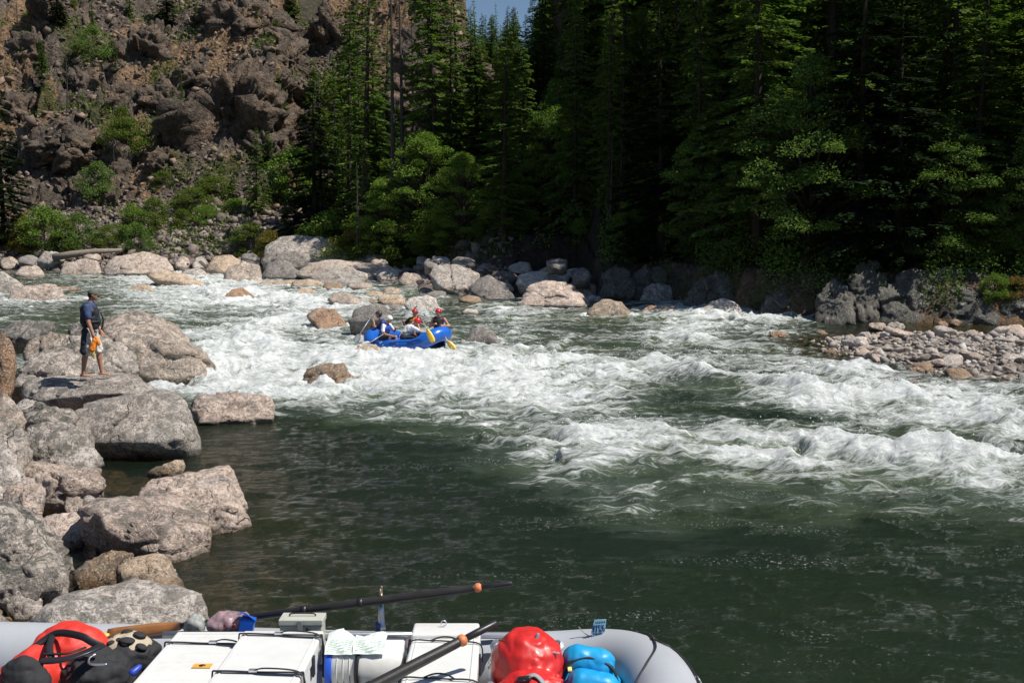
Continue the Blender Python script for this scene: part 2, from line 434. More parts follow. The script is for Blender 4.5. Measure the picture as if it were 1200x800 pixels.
def water_material():
    m, nt = new_mat('river_water'); t = NT(nt)
    co = t.n('ShaderNodeTexCoord').outputs['Object']
    cov = t.attr('cov'); crest = t.attr('crest'); depth = t.attr('depth')
    mp = t.n('ShaderNodeMapping', inp={'Vector': co, 'Rotation': (0, 0, R(-16)), 'Scale': (.42, 1.25, .5)}).outputs[0]
    wv = t.n('ShaderNodeTexNoise', inp={'Vector': mp, 'Scale': 1.1, 'Detail': 3.0}).outputs['Color']
    warp = t.n('ShaderNodeVectorMath', operation='MULTIPLY_ADD', inp={0: wv, 1: (1.2, 1.2, 0), 2: mp}).outputs[0]
    n1 = t.noise(warp, 1.5, 12, .70)
    n2 = t.noise(warp, 7.0, 8, .78)
    n3 = t.noise(warp, 26.0, 4, .7)
    lace = t.n('ShaderNodeTexVoronoi', feature='DISTANCE_TO_EDGE', inp={'Vector': warp, 'Scale': 5.0}).outputs['Distance']
    v = t.math('ADD', t.math('MULTIPLY', t.math('SUBTRACT', n1, .5), 2.3), t.math('MULTIPLY', t.math('SUBTRACT', n2, .5), 1.7))
    v = t.math('ADD', v, t.math('MULTIPLY', crest, .38))
    v = t.math('ADD', v, t.math('MULTIPLY', t.math('SUBTRACT', n3, .5), .9))
    v = t.math('ADD', v, t.math('MULTIPLY', t.mr(lace, 0, .12, .14, -.06), 1.0))
    v = t.math('ADD', v, t.math('SUBTRACT', t.math('MULTIPLY', cov, 1.22), .80))
    foam = t.math('MULTIPLY', t.mr(v, -.02, .62), t.mr(cov, 0, .05))
    fl1 = t.noise(co, 24.0, 4, .75); fl2 = t.noise(warp, .9, 5, .6)
    sparkle_fleck = t.math('MULTIPLY', t.mr(fl1, .60, .65), t.mr(fl2, .53, .68))
    sparkle_fleck = t.math('MULTIPLY', sparkle_fleck, t.mr(cov, .008, .05))
    foam = t.math('MAXIMUM', foam, t.math('MULTIPLY', sparkle_fleck, .85))  # sparkles of the pool painted white into the foam, along with tiny bubbles
    aer = t.math('MULTIPLY', t.mr(t.math('ADD', cov, t.math('MULTIPLY', t.math('SUBTRACT', n1, .5), .9)), .14, 1.05), 1.0)
    deep = (.013, .022, .0125, 1); green = (.13, .165, .125, 1)
    body = t.mix(aer, deep, green)
    silt = t.noise(mp, .35, 3, .5)
    body = t.mix(t.mr(silt, .45, .6, 0, .5), body, t.mix(1.0, body, (1.25, 1.25, .8, 1), 'MULTIPLY'))
    rip = t.n('ShaderNodeMapping', inp={'Vector': co, 'Rotation': (0, 0, R(-12)), 'Scale': (.9, 1.15, 1)}).outputs[0]
    r1 = t.noise(rip, 3.4, 7, .62, 1.0); r2 = t.noise(rip, 15, 5, .65, .6)
    hh = t.math('ADD', r1, t.math('MULTIPLY', r2, .55))
    nrm = t.bump(hh, .75, .06)
    p = t.n('ShaderNodeBsdfPrincipled', inp={'Base Color': body, 'Roughness': .06, 'IOR': 1.333, 'Specular IOR Level': .38, 'Normal': nrm})
    tr = t.n('ShaderNodeBsdfTransparent', inp={'Color': (.75, .70, .48, 1)})
    gl = t.n('ShaderNodeBsdfGlossy', inp={'Roughness': .05, 'Color': (1, 1, 1, 1), 'Normal': nrm})
    fr = t.n('ShaderNodeFresnel', inp={'IOR': 1.333, 'Normal': nrm}).outputs[0]
    clear = t.n('ShaderNodeMixShader', inp={0: fr, 1: tr.outputs[0], 2: gl.outputs[0]})
    k = t.math('POWER', 2.718, t.math('MULTIPLY', t.math('MAXIMUM', depth, 0), -1.7))
    k = t.math('MULTIPLY', k, t.math('SUBTRACT', 1.0, t.math('MULTIPLY', aer, .8)))
    wat = t.n('ShaderNodeMixShader', inp={0: k, 1: p.outputs[0], 2: clear.outputs[0]})
    fh = t.math('ADD', t.math('MULTIPLY', n2, 1.0), t.math('MULTIPLY', n3, .5))
    fc = t.mix(t.mr(n2, .3, .6), (.74, .80, .77, 1), (.93, .94, .93, 1))
    fd = t.n('ShaderNodeBsdfPrincipled', inp={'Base Color': fc, 'Roughness': .55, 'Specular IOR Level': .3, 'Normal': t.bump(t.math('ADD', fh, t.math('MULTIPLY', v, .5)), .8, .12)})
    fin = t.n('ShaderNodeMixShader', inp={0: foam, 1: wat.outputs[0], 2: fd.outputs[0]})
    t.out(fin.outputs[0]); return m
# ------------------------------------------------------------------ ground sheet
def polar_grid(y0, y1, ny, nx, k, c):
    t = np.linspace(0, 1, ny)
    ys = y0 + (np.exp(t * math.log((y1 + 12) / (y0 + 12))) * (y0 + 12) - 12 - y0)
    u = np.linspace(-1, 1, nx)
    Y = np.repeat(ys[:, None], nx, 1); X = u[None, :] * (np.maximum(Y, 0) * k + c)
    i = np.arange(ny - 1)[:, None] * nx + np.arange(nx - 1)[None, :]
    Fc = np.stack([i, i + 1, i + nx + 1, i + nx], -1).reshape(-1, 4)
    return X.ravel(), Y.ravel(), Fc

def build_ground():
    M = ground_material()
    t = np.concatenate([np.linspace(-40, 3, 20), np.geomspace(3.4, 74, 300), np.linspace(74.3, 150, 520), np.linspace(152, 330, 70)])
    nx = 900; u = np.linspace(-1, 1, nx)
    Y = np.repeat(t[:, None], nx, 1); X = u[None, :] * (np.maximum(Y, 0) * .66 + 16)
    ny = len(t); i = np.arange(ny - 1)[:, None] * nx + np.arange(nx - 1)[None, :]
    Fc = np.stack([i, i + 1, i + nx + 1, i + nx], -1).reshape(-1, 4)
    X = X.ravel(); Y = Y.ravel()
    Z, m = ground(X, Y)
    s, l, b, hill = m['s'], m['l'], m['b'], m['hill']
    n1 = fbm2(X * .11, Y * .11, 81, 4); n2 = fbm2(X * .6, Y * .6, 85, 4); n3 = fbm2(X * .045 + 4, Y * .06, 88, 3)
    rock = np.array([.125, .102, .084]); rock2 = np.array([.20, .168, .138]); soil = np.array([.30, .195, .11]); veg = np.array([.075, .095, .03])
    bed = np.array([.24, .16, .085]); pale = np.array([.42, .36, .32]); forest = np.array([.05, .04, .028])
    c = rock + (rock2 - rock) * sstep(-.4, .5, n2)[:, None]
    f1, _ = facet2(X * .33 + 3, Y * .3, 52, 1.2)
    sm = sstep(-.05, .35, n1 + .3 * n2 + .42 * sstep(92, 135, Y) * sstep(-60, -10, X))[:, None] * .85
    c = c * (1 - sm) + soil * sm
    vm = (sstep(.15, .5, fbm2(X * .16 + 8, Y * .2, 90, 4) + .15 * n2) * .7)[:, None]
    c = c * (1 - vm) + veg * vm
    scree = (sstep(16, 6, s) * sstep(0, 3, s))[:, None]
    c = c * (1 - scree) + (np.array([.21, .165, .135]) * (1 + .3 * n2[:, None])) * scree
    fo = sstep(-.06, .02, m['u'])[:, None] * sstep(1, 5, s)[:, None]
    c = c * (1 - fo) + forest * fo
    wetbed = sstep(.6, -.4, np.maximum(np.maximum(s, l), b))[:, None]
    c = c * (1 - wetbed) + bed * (1 + .5 * n2[:, None]) * wetbed
    bar = sstep(-.2, 1.2, b)[:, None]
    c = c * (1 - bar) + pale * bar * (1 + .2 * n2[:, None])
    sh = (sstep(-2.5, -.5, b) * sstep(.2, -.4, b))[:, None]
    c = c * (1 - sh) + np.array([.20, .10, .055]) * sh
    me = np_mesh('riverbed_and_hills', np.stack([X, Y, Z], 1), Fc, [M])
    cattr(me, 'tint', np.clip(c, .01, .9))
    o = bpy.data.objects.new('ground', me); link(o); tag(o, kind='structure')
build_ground()
# far terrain beyond and around, so the sheet has no visible edge from other viewpoints
def build_outer():
    V = []; 
    xs = np.linspace(-420, 420, 60); ys = np.linspace(-200, 560, 56)
    X, Y = np.meshgrid(xs, ys); X = X.ravel(); Y = Y.ravel()
    Z = ground(X, Y, False)[0] - 2.5; Z = np.where((np.abs(X / np.maximum(Y, 30)) < .10) & (Y > 60), np.minimum(Z, 9), Z)
    Z = np.where((Y < 60), np.minimum(Z, 12), Z)
    Z = np.where(Y < 4, np.where(np.abs(X) < 16, -2.5, np.clip((np.abs(X) - 16) * .25, -2, 25)), Z)
    i = np.arange(55)[:, None] * 60 + np.arange(59)[None, :]
    Fc = np.stack([i, i + 1, i + 61, i + 60], -1).reshape(-1, 4)
    me = np_mesh('hills', np.stack([X, Y, Z], 1), Fc, [bpy.data.materials['ground']])
    cattr(me, 'tint', np.tile([.08, .075, .05], (len(X), 1)))
    o = bpy.data.objects.new('hills', me); link(o); tag(o, kind='structure')
build_outer()

# ------------------------------------------------------------------ river
_CR = [315, 325, 340, 355, 370, 385, 400, 415, 430, 445, 460, 475, 490, 505, 520, 535, 550, 565, 580, 600, 625, 655, 700, 800]
_CX = [0, 100, 200, 250, 300, 350, 400, 450, 500, 550, 600, 650, 700, 750, 800, 850, 900, 950, 1000, 1050, 1100, 1150, 1200]
_CT = """
.2 .3 .5 .5 .4 .3 .3 .2 .1 0 0 0 0 0 0 0 0 0 0 0 0 0 0
.2 .4 .75 .7 .6 .4 .3 .3 .2 0 0 0 0 0 0 0 0 0 0 0 0 0 0
.3 .4 .65 .7 .7 .5 .5 .4 .4 .3 .2 .1 .1 .2 .1 0 0 0 0 0 0 0 0
.5 .3 .65 .75 .8 .7 .6 .5 .4 .4 .45 .4 .3 .4 .6 .3 .2 .1 0 0 0 0 0
.4 .3 .5 .45 .5 .65 .6 .4 .3 .4 .45 .45 .35 .5 .7 .6 .75 .6 .2 0 0 0 0
.3 .25 .35 .45 .75 .6 .4 .4 .5 .45 .5 .45 .35 .45 .6 .55 .5 .3 .1 0 0 0 0
.4 .3 .5 .7 .85 .5 .5 .6 .7 .55 .5 .4 .35 .5 .65 .5 .4 .2 .1 0 0 0 0
.5 .5 .8 .9 .9 .7 .9 .95 .9 .8 .7 .55 .4 .4 .5 .5 .5 .4 .2 .05 0 0 0
.5 .5 .9 1 .95 .95 .9 1 1 .9 .85 .7 .6 .65 .6 .55 .6 .6 .45 .3 .2 .2 .2
.5 .5 1 1 .9 .8 .9 1 1 1 1 .9 .85 .75 .5 .5 .6 .75 .8 .6 .5 .5 .5
.3 .3 .9 .9 .95 .95 .9 .85 .8 .85 .95 .9 .75 .5 .3 .45 .7 .85 .95 .85 .8 .75 .7
.1 .1 .3 .4 .5 .6 .7 .65 .65 .7 .8 .85 .8 .5 .3 .4 .6 .85 .95 .8 .85 .75 .6
0 0 0 .05 .05 .1 .45 .55 .6 .6 .6 .65 .6 .45 .35 .25 .12 .3 .55 .75 .85 .8 .7
0 0 0 0 0 0 .1 .2 .3 .4 .5 .6 .6 .55 .5 .5 .5 .45 .45 .5 .6 .7 .85
0 0 0 0 0 0 .03 .08 .2 .3 .5 .7 .85 .8 .75 .8 .8 .8 .7 .4 .25 .3 .35
0 0 0 0 0 0 .02 .05 .1 .2 .4 .8 .8 .7 .75 .8 .85 .9 .95 .95 .75 .5 .4
0 0 0 0 0 0 .02 .04 .07 .15 .35 .6 .6 .5 .55 .5 .55 .6 .65 .75 .9 .8 .55
0 0 0 0 0 0 .02 .04 .06 .14 .3 .55 .5 .5 .48 .48 .5 .5 .5 .58 .7 .85 .85
0 0 0 0 0 0 .02 .03 .05 .12 .25 .42 .42 .42 .4 .36 .36 .4 .45 .5 .55 .65 .7
0 0 0 0 0 0 .02 .03 .05 .09 .15 .24 .32 .34 .3 .28 .28 .3 .35 .4 .42 .45 .5
0 0 0 0 0 .02 .02 .03 .04 .05 .08 .1 .12 .14 .12 .1 .12 .14 .16 .2 .22 .25 .28
0 0 0 0 .02 .02 .02 .03 .03 .05 .06 .08 .1 .12 .12 .1 .1 .1 .12 .14 .14 .12 .1
0 0 0 0 .01 .01 .02 .02 .03 .03 .04 .05 .06 .07 .08 .09 .08 .07 .07 .07 .07 .06 .05
0 0 0 0 0 .01 .01 .01 .02 .02 .03 .03 .04 .04 .05 .05 .05 .05 .05 .05 .05 .05 .05
"""
_CT = np.array([[float(v) for v in r.split()] for r in _CT.strip().splitlines()])

def coverage(X, Y):
    """how white the river is at each place of its surface"""
    px, py = proj(X, np.maximum(Y, 2), zw(Y))
    near_ = sstep(470, 560, py)
    py = py + (6 + 26 * near_) * fbm2(X * .22 + 3, Y * .16, 141, 3); px = px + (12 + 40 * near_) * fbm2(X * .2, Y * .2 + 7, 144, 2)
    j = np.interp(px, _CX, np.arange(len(_CX))); i = np.interp(py, _CR, np.arange(len(_CR)))
    j0 = np.minimum(j.astype(int), len(_CX) - 2); i0 = np.minimum(i.astype(int), len(_CR) - 2); fj = j - j0; fi = i - i0
    fj = fj * fj * (3 - 2 * fj); fi = fi * fi * (3 - 2 * fi)
    c = (_CT[i0, j0] * (1 - fj) + _CT[i0, j0 + 1] * fj) * (1 - fi) + (_CT[i0 + 1, j0] * (1 - fj) + _CT[i0 + 1, j0 + 1] * fj) * fi
    c = c + .14 * ((py < 405) & (py > 318)) * (px < 520) * (c > .1) + .10 * ((py > 350) & (py < 432) & (px > 560)) * (c > .15)
    return np.clip(c, 0, 1)

def Wp(px, py):
    """place on the water seen at this spot of the photograph"""
    z = 0
    for _ in range(30):
        p = at_z(px, py, z); z = .5 * z + .5 * float(zw(p.y))
    return at_z(px, py, z)

CRESTS = [  # polyline in the picture, height, half width (m)
    ([(590, 528), (650, 520), (720, 519), (800, 522), (880, 526), (960, 528), (1040, 532), (1110, 545), (1180, 572)], .24, .6),
    ([(640, 545), (700, 548), (760, 545)], .2, .5),
    ([(740, 440), (775, 434), (810, 442), (850, 452)], .45, .45),
    ([(845, 448), (900, 455), (960, 470), (1000, 480)], .35, .55),
    ([(930, 446), (955, 436), (985, 440)], .38, .4),
    ([(985, 448), (1010, 438), (1050, 445)], .4, .4),
    ([(1010, 470), (1080, 470), (1160, 490), (1230, 505)], .3, .6),
    ([(560, 440), (620, 432), (680, 428), (740, 445)], .35, .5),
    ([(250, 412), (285, 402), (320, 406), (350, 420)], .45, .5),
    ([(420, 425), (480, 428), (540, 424), (600, 440)], .35, .6),
    ([(300, 385), (340, 376), (380, 384)], .4, .5),
    ([(250, 352), (290, 347), (340, 352), (380, 360)], .35, .7),
    ([(790, 376), (830, 372), (880, 378), (930, 376)], .3, .6),
    ([(740, 400), (780, 396), (830, 404)], .3, .5),
    ([(560, 372), (600, 366), (640, 372)], .25, .6),
    ([(440, 480), (520, 472), (600, 478), (680, 492)], .2, .8),
    ([(1090, 520), (1150, 530), (1200, 545)], .25, .5),
    ([(440, 368), (500, 372)], .25, .6),
]
_CW = [(np.array([tuple(Wp(*p))[:2] for p in pl]), h, w) for pl, h, w in CRESTS]
_n = 0
_r = np.random.default_rng(77)
while _n < 120:
    _x = _r.uniform(-18, 16); _y = 15 + 45 * _r.random() ** 1.4
    _c = float(coverage(np.array([_x]), np.array([_y]))[0])
    if _r.random() > _c * 1.1 - .15: continue
    _a = _r.normal(-.15, .45); _l = _r.uniform(.4, 1.3) * (.7 + _y / 40)
    _d = np.array([math.cos(_a), math.sin(_a)]) * _l
    _m = np.array([_x, _y]); _CW.append((np.array([_m - _d, _m + (_r.normal(0, .15), _r.normal(0, .25)), _m + _d]), _r.uniform(.08, .24), _r.uniform(.2, .45))); _n += 1
ROCK_SPOTS = []   # (x, y, r) filled by boulders standing in the current

def waves(X, Y):
    cov = coverage(X, Y)
    blur = cov
    base = zw(Y)
    wx = X * .8 + Y * -.5; wy = X * .5 + Y * .8            # along / across the current
    dx = .6 * fbm2(X * .5, Y * .5, 5, 2); dy = .6 * fbm2(X * .5 + 9, Y * .5, 6, 2)
    r1 = 1 - np.abs(perlin2(wx * .42 + dx, wy * .62 + dy, 11)) * 2
    r2 = 1 - np.abs(perlin2(wx * 1.1 + dx, wy * 1.3 + dy, 12)) * 2
    n0 = fbm2(wx * .22, wy * .3, 13, 2)
    n3 = fbm2(X * 2.6, Y * 2.6, 14, 3)
    amp = blur ** 1.1
    r3 = 1 - np.abs(perlin2(wx * 2.6 + dx, wy * 2.9 + dy, 22)) * 2
    chop = np.sqrt(np.clip(blur, 0, 1))
    hgt = chop * .035 * r3 + amp * (.17 * (r1 - .2) + .13 * (r2 - .2) + .10 * n0 + .05 * n3)
    calm = fbm2(X * .45, Y * .8, 15, 3) * .022 + fbm2(X * 1.8, Y * 2.8, 16, 3) * .010
    hgt = hgt + calm * (1 - .5 * amp)
    cr = np.zeros_like(X)
    for P, h, w in _CW:
        lo = P.min(0) - 3; hi = P.max(0) + 3
        m = (X > lo[0]) & (X < hi[0]) & (Y > lo[1]) & (Y < hi[1])
        if not m.any(): continue
        x = X[m]; y = Y[m]; best = np.full(x.shape, 99.); side = np.zeros(x.shape); arc = np.zeros(x.shape); n = len(P) - 1
        x = x + .5 * fbm2(x * .7, y * .7, 31, 3); y = y + .5 * fbm2(x * .7 + 5, y * .7, 32, 3)
        for i in range(n):
            a = P[i]; b = P[i + 1]; e = b - a
            t = np.clip(((x - a[0]) * e[0] + (y - a[1]) * e[1]) / (e @ e), 0, 1)
            qx = x - a[0] - t * e[0]; qy = y - a[1] - t * e[1]; d = np.hypot(qx, qy)
            k = d < best; best = np.where(k, d, best); side = np.where(k, qy, side); arc = np.where(k, (i + t) / n, arc)
        ww = np.where(side > 0, w * 1.7, w)                  # long back, steep front
        f = np.exp(-(best / ww) ** 2) * sstep(0, .15, arc) * sstep(1, .85, arc) * (.58 + .75 * fbm2(x * .38, y * .38, 33, 3))
        cr[m] = np.maximum(cr[m], f * h)
    hgt = hgt + cr
    for (rx, ry, rr) in ROCK_SPOTS:
        m = (np.abs(X - rx) < rr * 4) & (np.abs(Y - ry) < rr * 4)
        if not m.any(): continue
        d = np.hypot(X[m] - rx, Y[m] - ry) / rr
        amp_ = np.clip(cov[m], 0, 1)
        hgt[m] += amp_ * .12 * np.exp(-((d - 1.1) / .35) ** 2) * (.6 + n3[m])
        cov[m] = np.maximum(cov[m], np.where(cov[m] > .15, .85 * np.exp(-((d - 1.1) / .45) ** 2), cov[m]))
    crest = np.clip(np.sqrt(amp) * (r1 * .55 + r2 * .5 + r3 * .25) + cr * 2.2, -1, 1.5)
    cov = np.clip(cov * .93 + cr * .5 * (cov > .1), 0, 1.05)
    lump = (np.abs(fbm2(X * 4.6, Y * 4.6, 18, 4)) * .055 + fbm2(X * 1.5, Y * 1.5, 19, 2) * .02) * sstep(.45, .95, cov)
    return base + hgt + lump, cov, crest

def build_river():
    t = np.concatenate([np.linspace(-40, 2, 12), np.geomspace(2.5, 125, 980)])
    nx = 1050; u = np.linspace(-1, 1, nx)
    Y = np.repeat(t[:, None], nx, 1); X = u[None, :] * (np.maximum(Y, 0) * .60 + 5)
    X = X.ravel(); Y = Y.ravel()
    Z, cov, crest = waves(X, Y)
    G = ground(X, Y, False)[0]
    keep = (G < Z + .6).reshape(len(t), nx)
    kf = keep[:-1, :-1] | keep[1:, :-1] | keep[:-1, 1:] | keep[1:, 1:]
    i = np.arange(len(t) - 1)[:, None] * nx + np.arange(nx - 1)[None, :]
    Fc = np.stack([i, i + 1, i + nx + 1, i + nx], -1)[kf]
    used = np.zeros(len(X), bool); used[Fc.ravel()] = True
    idx = np.cumsum(used) - 1
    Fc = idx[Fc]; X, Y, Z, cov, crest, G = (a[used] for a in (X, Y, Z, cov, crest, G))
    me = np_mesh('river', np.stack([X, Y, Z], 1), Fc, [water_material()])
    fattr(me, 'cov', cov); fattr(me, 'crest', crest); fattr(me, 'depth', Z - G)
    o = bpy.data.objects.new('river_water', me); link(o); tag(o, kind='structure')
    # spray: droplets thrown up from the breaking crests
    m = rng.random(len(X)) < np.clip((cov - .55) * .5 + crest * .3, 0, .7) * .06 * np.clip(Y / 20, .4, 2)
    m &= (Y > 12) & (cov > .5)
    P = np.stack([X, Y, Z], 1)[m]; n = len(P)
    P = P + rng.normal(0, .12, (n, 3)) * (1, 1, 0); P[:, 2] += np.abs(rng.exponential(.075, n)) + .01
    sz = rng.uniform(.004, .014, n) * (1 + P[:, 1] / 60)
    octa = np.array([(1,0,0),(-1,0,0),(0,1,0),(0,-1,0),(0,0,1),(0,0,-1)], float); of = np.array([(0,2,4),(2,1,4),(1,3,4),(3,0,4),(2,0,5),(1,2,5),(3,1,5),(0,3,5)])
    V = (P[:, None, :] + octa[None] * sz[:, None, None]).reshape(-1, 3); Fo = (np.arange(n)[:, None, None] * 6 + of[None]).reshape(-1, 3)
    me = np_mesh('spray', V, Fo, [plain('droplets', (.85, .87, .87), .4)])
    o = bpy.data.objects.new('spray', me); link(o)
    tag(o, 'white water droplets flying above the breaking rapids', 'spray', kind='stuff')

# ------------------------------------------------------------------ rocks
_ICO = {}
def ico(n):
    if n not in _ICO:
        bm = bmesh.new(); bmesh.ops.create_icosphere(bm, subdivisions=n, radius=1)
        _ICO[n] = (np.array([v.co[:] for v in bm.verts]), np.array([[v.index for v in f.verts] for f in bm.faces])); bm.free()
    return _ICO[n]

def hull_rock(pts, sub, seed, sharp=30, rough=.05, fract=.03, crack=.02):
    """rounded, weathered block that fills the hull of pts; returns verts relative to its centre, faces, centre"""
    P = np.array([tuple(p) for p in pts]); lo = P.min(0); hi = P.max(0); c = (lo + hi) / 2; e = np.maximum((hi - lo) / 2, 1e-3)
    Q = (P - c) / e
    bm = bmesh.new(); vs = [bm.verts.new(q) for q in Q]
    bmesh.ops.convex_hull(bm, input=vs); bm.faces.ensure_lookup_table(); bm.normal_update()
    pl = {}
    for f in bm.faces:
        if f.calc_area() < 1e-6: continue
        n = f.normal; d = n.dot(f.calc_center_median())
        if d < 0: n = -n; d = -d
        pl[tuple(round(v, 1) for v in n)] = (tuple(n), max(d, .12))
    bm.free()
    N = np.array([v[0] for v in pl.values()]); D = np.array([v[1] for v in pl.values()])
    S, Fc = ico(sub)
    k = np.maximum(S @ N.T, 0) / D[None]
    r = (k ** sharp).sum(1) ** (-1 / sharp) * 1.03
    V = S * r[:, None] * e
    size = float(np.prod(e) ** (1 / 3))
    sd = seed * 31 % 9973
    W = V + (seed * 3.7, seed * 1.3, 0)
    d = fbm3(W, .8 / size, sd, 5, .52) * rough * 1.6
    fa, ca = facet3(W + .12 * size * np.stack([fbm3(W, 1.2 / size, sd + 3, 2)] * 3, 1), 1.25 / size, sd + 7, 1.1)
    d += fa * fract * 1.6 - crack * sstep(.10, .0, ca) * 1.2
    fb, cb = facet3(W, 4.2 / size, sd + 9, 1.)
    d += fb * fract * .55
    d += facet3(W, 10 / size, sd + 11, 1.)[0] * fract * .22
    d += fbm3(W, 6 / size, sd + 20, 3, .6) * rough * .16
    V = V + S / np.maximum(np.linalg.norm(S * e, axis=1, keepdims=True), 1e-6) * e * (d * size)[:, None]
    return V, Fc, c, size

TINTS = dict(grey=(.52, .475, .435), pale=(.68, .63, .59), pink=(.64, .52, .45), dark=(.27, .25, .24), tan=(.56, .43, .31), brown=(.33, .22, .13), rust=(.42, .25, .14), warm=(.55, .46, .39))

def rock_obj(name, V, Fc, c, tint, label, group=None, lich=.5, size=1., kind=None, wl=None, jit=.12, cat='boulder'):
    me = np_mesh(name, V, Fc, [M_ROCK])
    wz = V[:, 2] + c[2] - (zw(V[:, 1] + c[1]) if wl is None else wl)
    nz = fbm3(V, 2.0, 3, 3) * .1
    fattr(me, 'wet', sstep(.16, .0, wz + nz) * (1.0 if size > .2 else .5))
    n = np.zeros(len(V) * 3, np.float32); me.vertices.foreach_get('normal', n); n = n.reshape(-1, 3)
    fattr(me, 'lichen', lich * (.35 + .65 * sstep(-.1, .8, n[:, 2])))
    o = bpy.data.objects.new(name, me); link(o); o.location = tuple(c)
    b = TINTS[tint] if isinstance(tint, str) else tint
    j = 1 + random.uniform(-jit, jit)
    o.color = (b[0] * j, b[1] * j, b[2] * j, 1)
    return tag(o, label, cat, group, kind)

_seed = [10]
def boulder(outline, label, tint='grey', thick=None, y=None, yb=None, ridge=(), sub=4, lich=.5, rough=.05, fract=.09, crack=.05, sharp=60, stream=False, dz=0.0, name='boulder', sink=.3, group=None):
    """outline: corners of the rock as the photograph shows them; it gets its own distance, real size and thickness"""
    _seed[0] += 1; sd = _seed[0]
    O = np.array(outline, float); cx = O[:, 0].mean(); bot = O[:, 1].max() if yb is None else yb; top = O[:, 1].min()
    wpx = O[:, 0].max() - O[:, 0].min()
    if y is None:
        p = Wp(cx, bot); y0 = p.y
        w = wpx / FPX * y0; thick = thick or w * .75
        y = y0 + thick * .33
    else:
        w = wpx / FPX * y; thick = thick or w * .75
    pts = []
    hpx = max(bot - top, 1)
    if y > 40 and name == 'boulder': fract *= .45; crack *= .6
    for (a, b) in O:
        fr = (bot - b) / hpx                                   # 0 at the foot, 1 at the top
        pts.append(at(a, b, y + thick * (-.28 + .42 * fr)))
    C = sum(pts, Vector()) / len(pts)
    zb = min(p.z for p in pts)
    low = []
    for p in pts:
        q = Vector((C.x + (p.x - C.x) * .74, p.y + thick * .42, C.z + (p.z - C.z) * .8)); (low.append(q) if pts.index(p) % 3 == 0 else None)
        if (pts.index(p) + sd) % 4 == 1:
            q = Vector((C.x + (p.x - C.x) * .66, p.y - thick * (.16 + .12 * ((pts.index(p) * 7 + sd) % 5) / 4), C.z + (p.z - C.z) * .5 - (C.z - zb) * .2)); low.append(q)
    for p in pts:
        if (p.z - zb) < .35 * (max(q.z for q in pts) - zb): low.append(Vector((C.x + (p.x - C.x) * .95, p.y + thick * .1, zb - sink)))
    for (a, b, dy) in ridge: low.append(at(a, b, y + dy))
    V, Fc, c, size = hull_rock(pts + low, sub, sd, sharp, rough, fract, crack)
    c = c + (0, 0, dz)
    if stream: ROCK_SPOTS.append((float(c[0]), float(c[1]), w * .5))
    return rock_obj(name, V, Fc, c, tint, label, group, lich, size)

def box_rock(x0, y0, x1, y1, label, tint='grey', **kw):
    """a rock given only by its extent in the picture: a random, flat-bottomed block"""
    r = random.Random(int(x0 * 7 + y0 * 13 + x1)); n = 9; O = []
    for i in range(n):
        a = math.pi * 2 * (i + r.uniform(-.3, .3)) / n
        q = r.uniform(.82, 1.05); cx_ = math.cos(a); sy = math.sin(a)
        cx_ = math.copysign(abs(cx_) ** .8, cx_); sy = math.copysign(abs(sy) ** .8, sy)
        O.append(((x0 + x1) / 2 + cx_ * q * (x1 - x0) / 2, (y0 + y1) / 2 - sy * q * (y1 - y0) / 2))
    return boulder(O, label, tint, **kw)
# ------------------------------------------------------------------ the boulders
B = boulder
# left bank, near
B([(82,489),(102,472),(123,465),(188,459),(216,465),(226,490),(233,524),(225,534),(160,536),(119,536),(92,515)], 'large angular grey block with a dark undercut face, below the standing man', 'grey', thick=2.0, ridge=[(152,516,-1.0),(178,518,-1.05),(209,507,-.95),(123,466,.0),(186,460,.5),(216,466,.45)], sub=5, fract=0.04, sharp=60, rough=.03)
B([(27,451),(38,442),(90,446),(107,438),(161,438),(188,459),(180,480),(120,482),(50,480),(31,467)], 'long flat slab on which the man stands', 'grey', thick=2.0, y=20.3, ridge=[(125,460,-.9),(160,462,-.8),(90,447,-.1)], sub=5, fract=0.04, sharp=40, rough=.03)
B([(36,425),(45,412),(75,407),(95,420),(97,442),(80,446),(30,466),(12,465),(10,450)], 'rounded mottled boulder left of the standing man, behind his slab', 'grey', thick=1.6, y=21.6, sub=5, lich=.6)
B([(25,405),(36,394),(55,387),(78,396),(90,405),(60,430),(30,425)], 'pale topped boulder behind the mottled one left of the man', 'warm', thick=1.6, y=24, sub=4, lich=.6)
B([(81,396),(123,392),(142,406),(159,422),(161,436),(128,446),(95,440),(80,410)], 'boulder directly behind the legs of the standing man', 'grey', thick=1.6, y=22.6, sub=5, lich=.6)
B([(118,385),(128,372),(160,367),(185,376),(205,392),(235,417),(249,437),(245,447),(225,452),(180,450),(150,435),(130,415),(118,400)], 'huge fractured sloping slab beside the rapid, right of the standing man', 'warm', thick=3.0, yb=452, ridge=[(175,409,-1.2),(150,403,-1.2),(205,403,-1.1),(130,394,-1.0),(228,424,-.8)], sub=5, fract=.06, crack=.05, lich=.6, stream=True)
B([(2,388),(30,375),(55,373),(62,385),(40,398),(10,402)], 'black lichen covered rock at the back of the left bank', 'dark', y=27.5, thick=1.6, lich=.9)
B([(78,386),(92,377),(104,380),(106,398),(82,398)], 'small dark rock peeking out left of the man at his waist', 'dark', y=25, thick=.9, lich=.8)
B([(-12,395),(4,390),(15,405),(14,440),(5,470),(-14,468)], 'upright reddish rock cut by the picture edge, beside the mottled boulder', 'rust', y=16, thick=.8, lich=.5)
B([(-10,470),(8,462),(22,478),(25,495),(10,507),(-12,502)], 'blocky grey rock under the upright reddish one', 'warm', y=15.6, thick=.9)
B([(22,482),(40,472),(60,474),(83,488),(80,503),(50,508),(24,504)], 'dark blotched rock wedged under the flat slab', 'grey', y=16.9, thick=1.1, lich=.9)
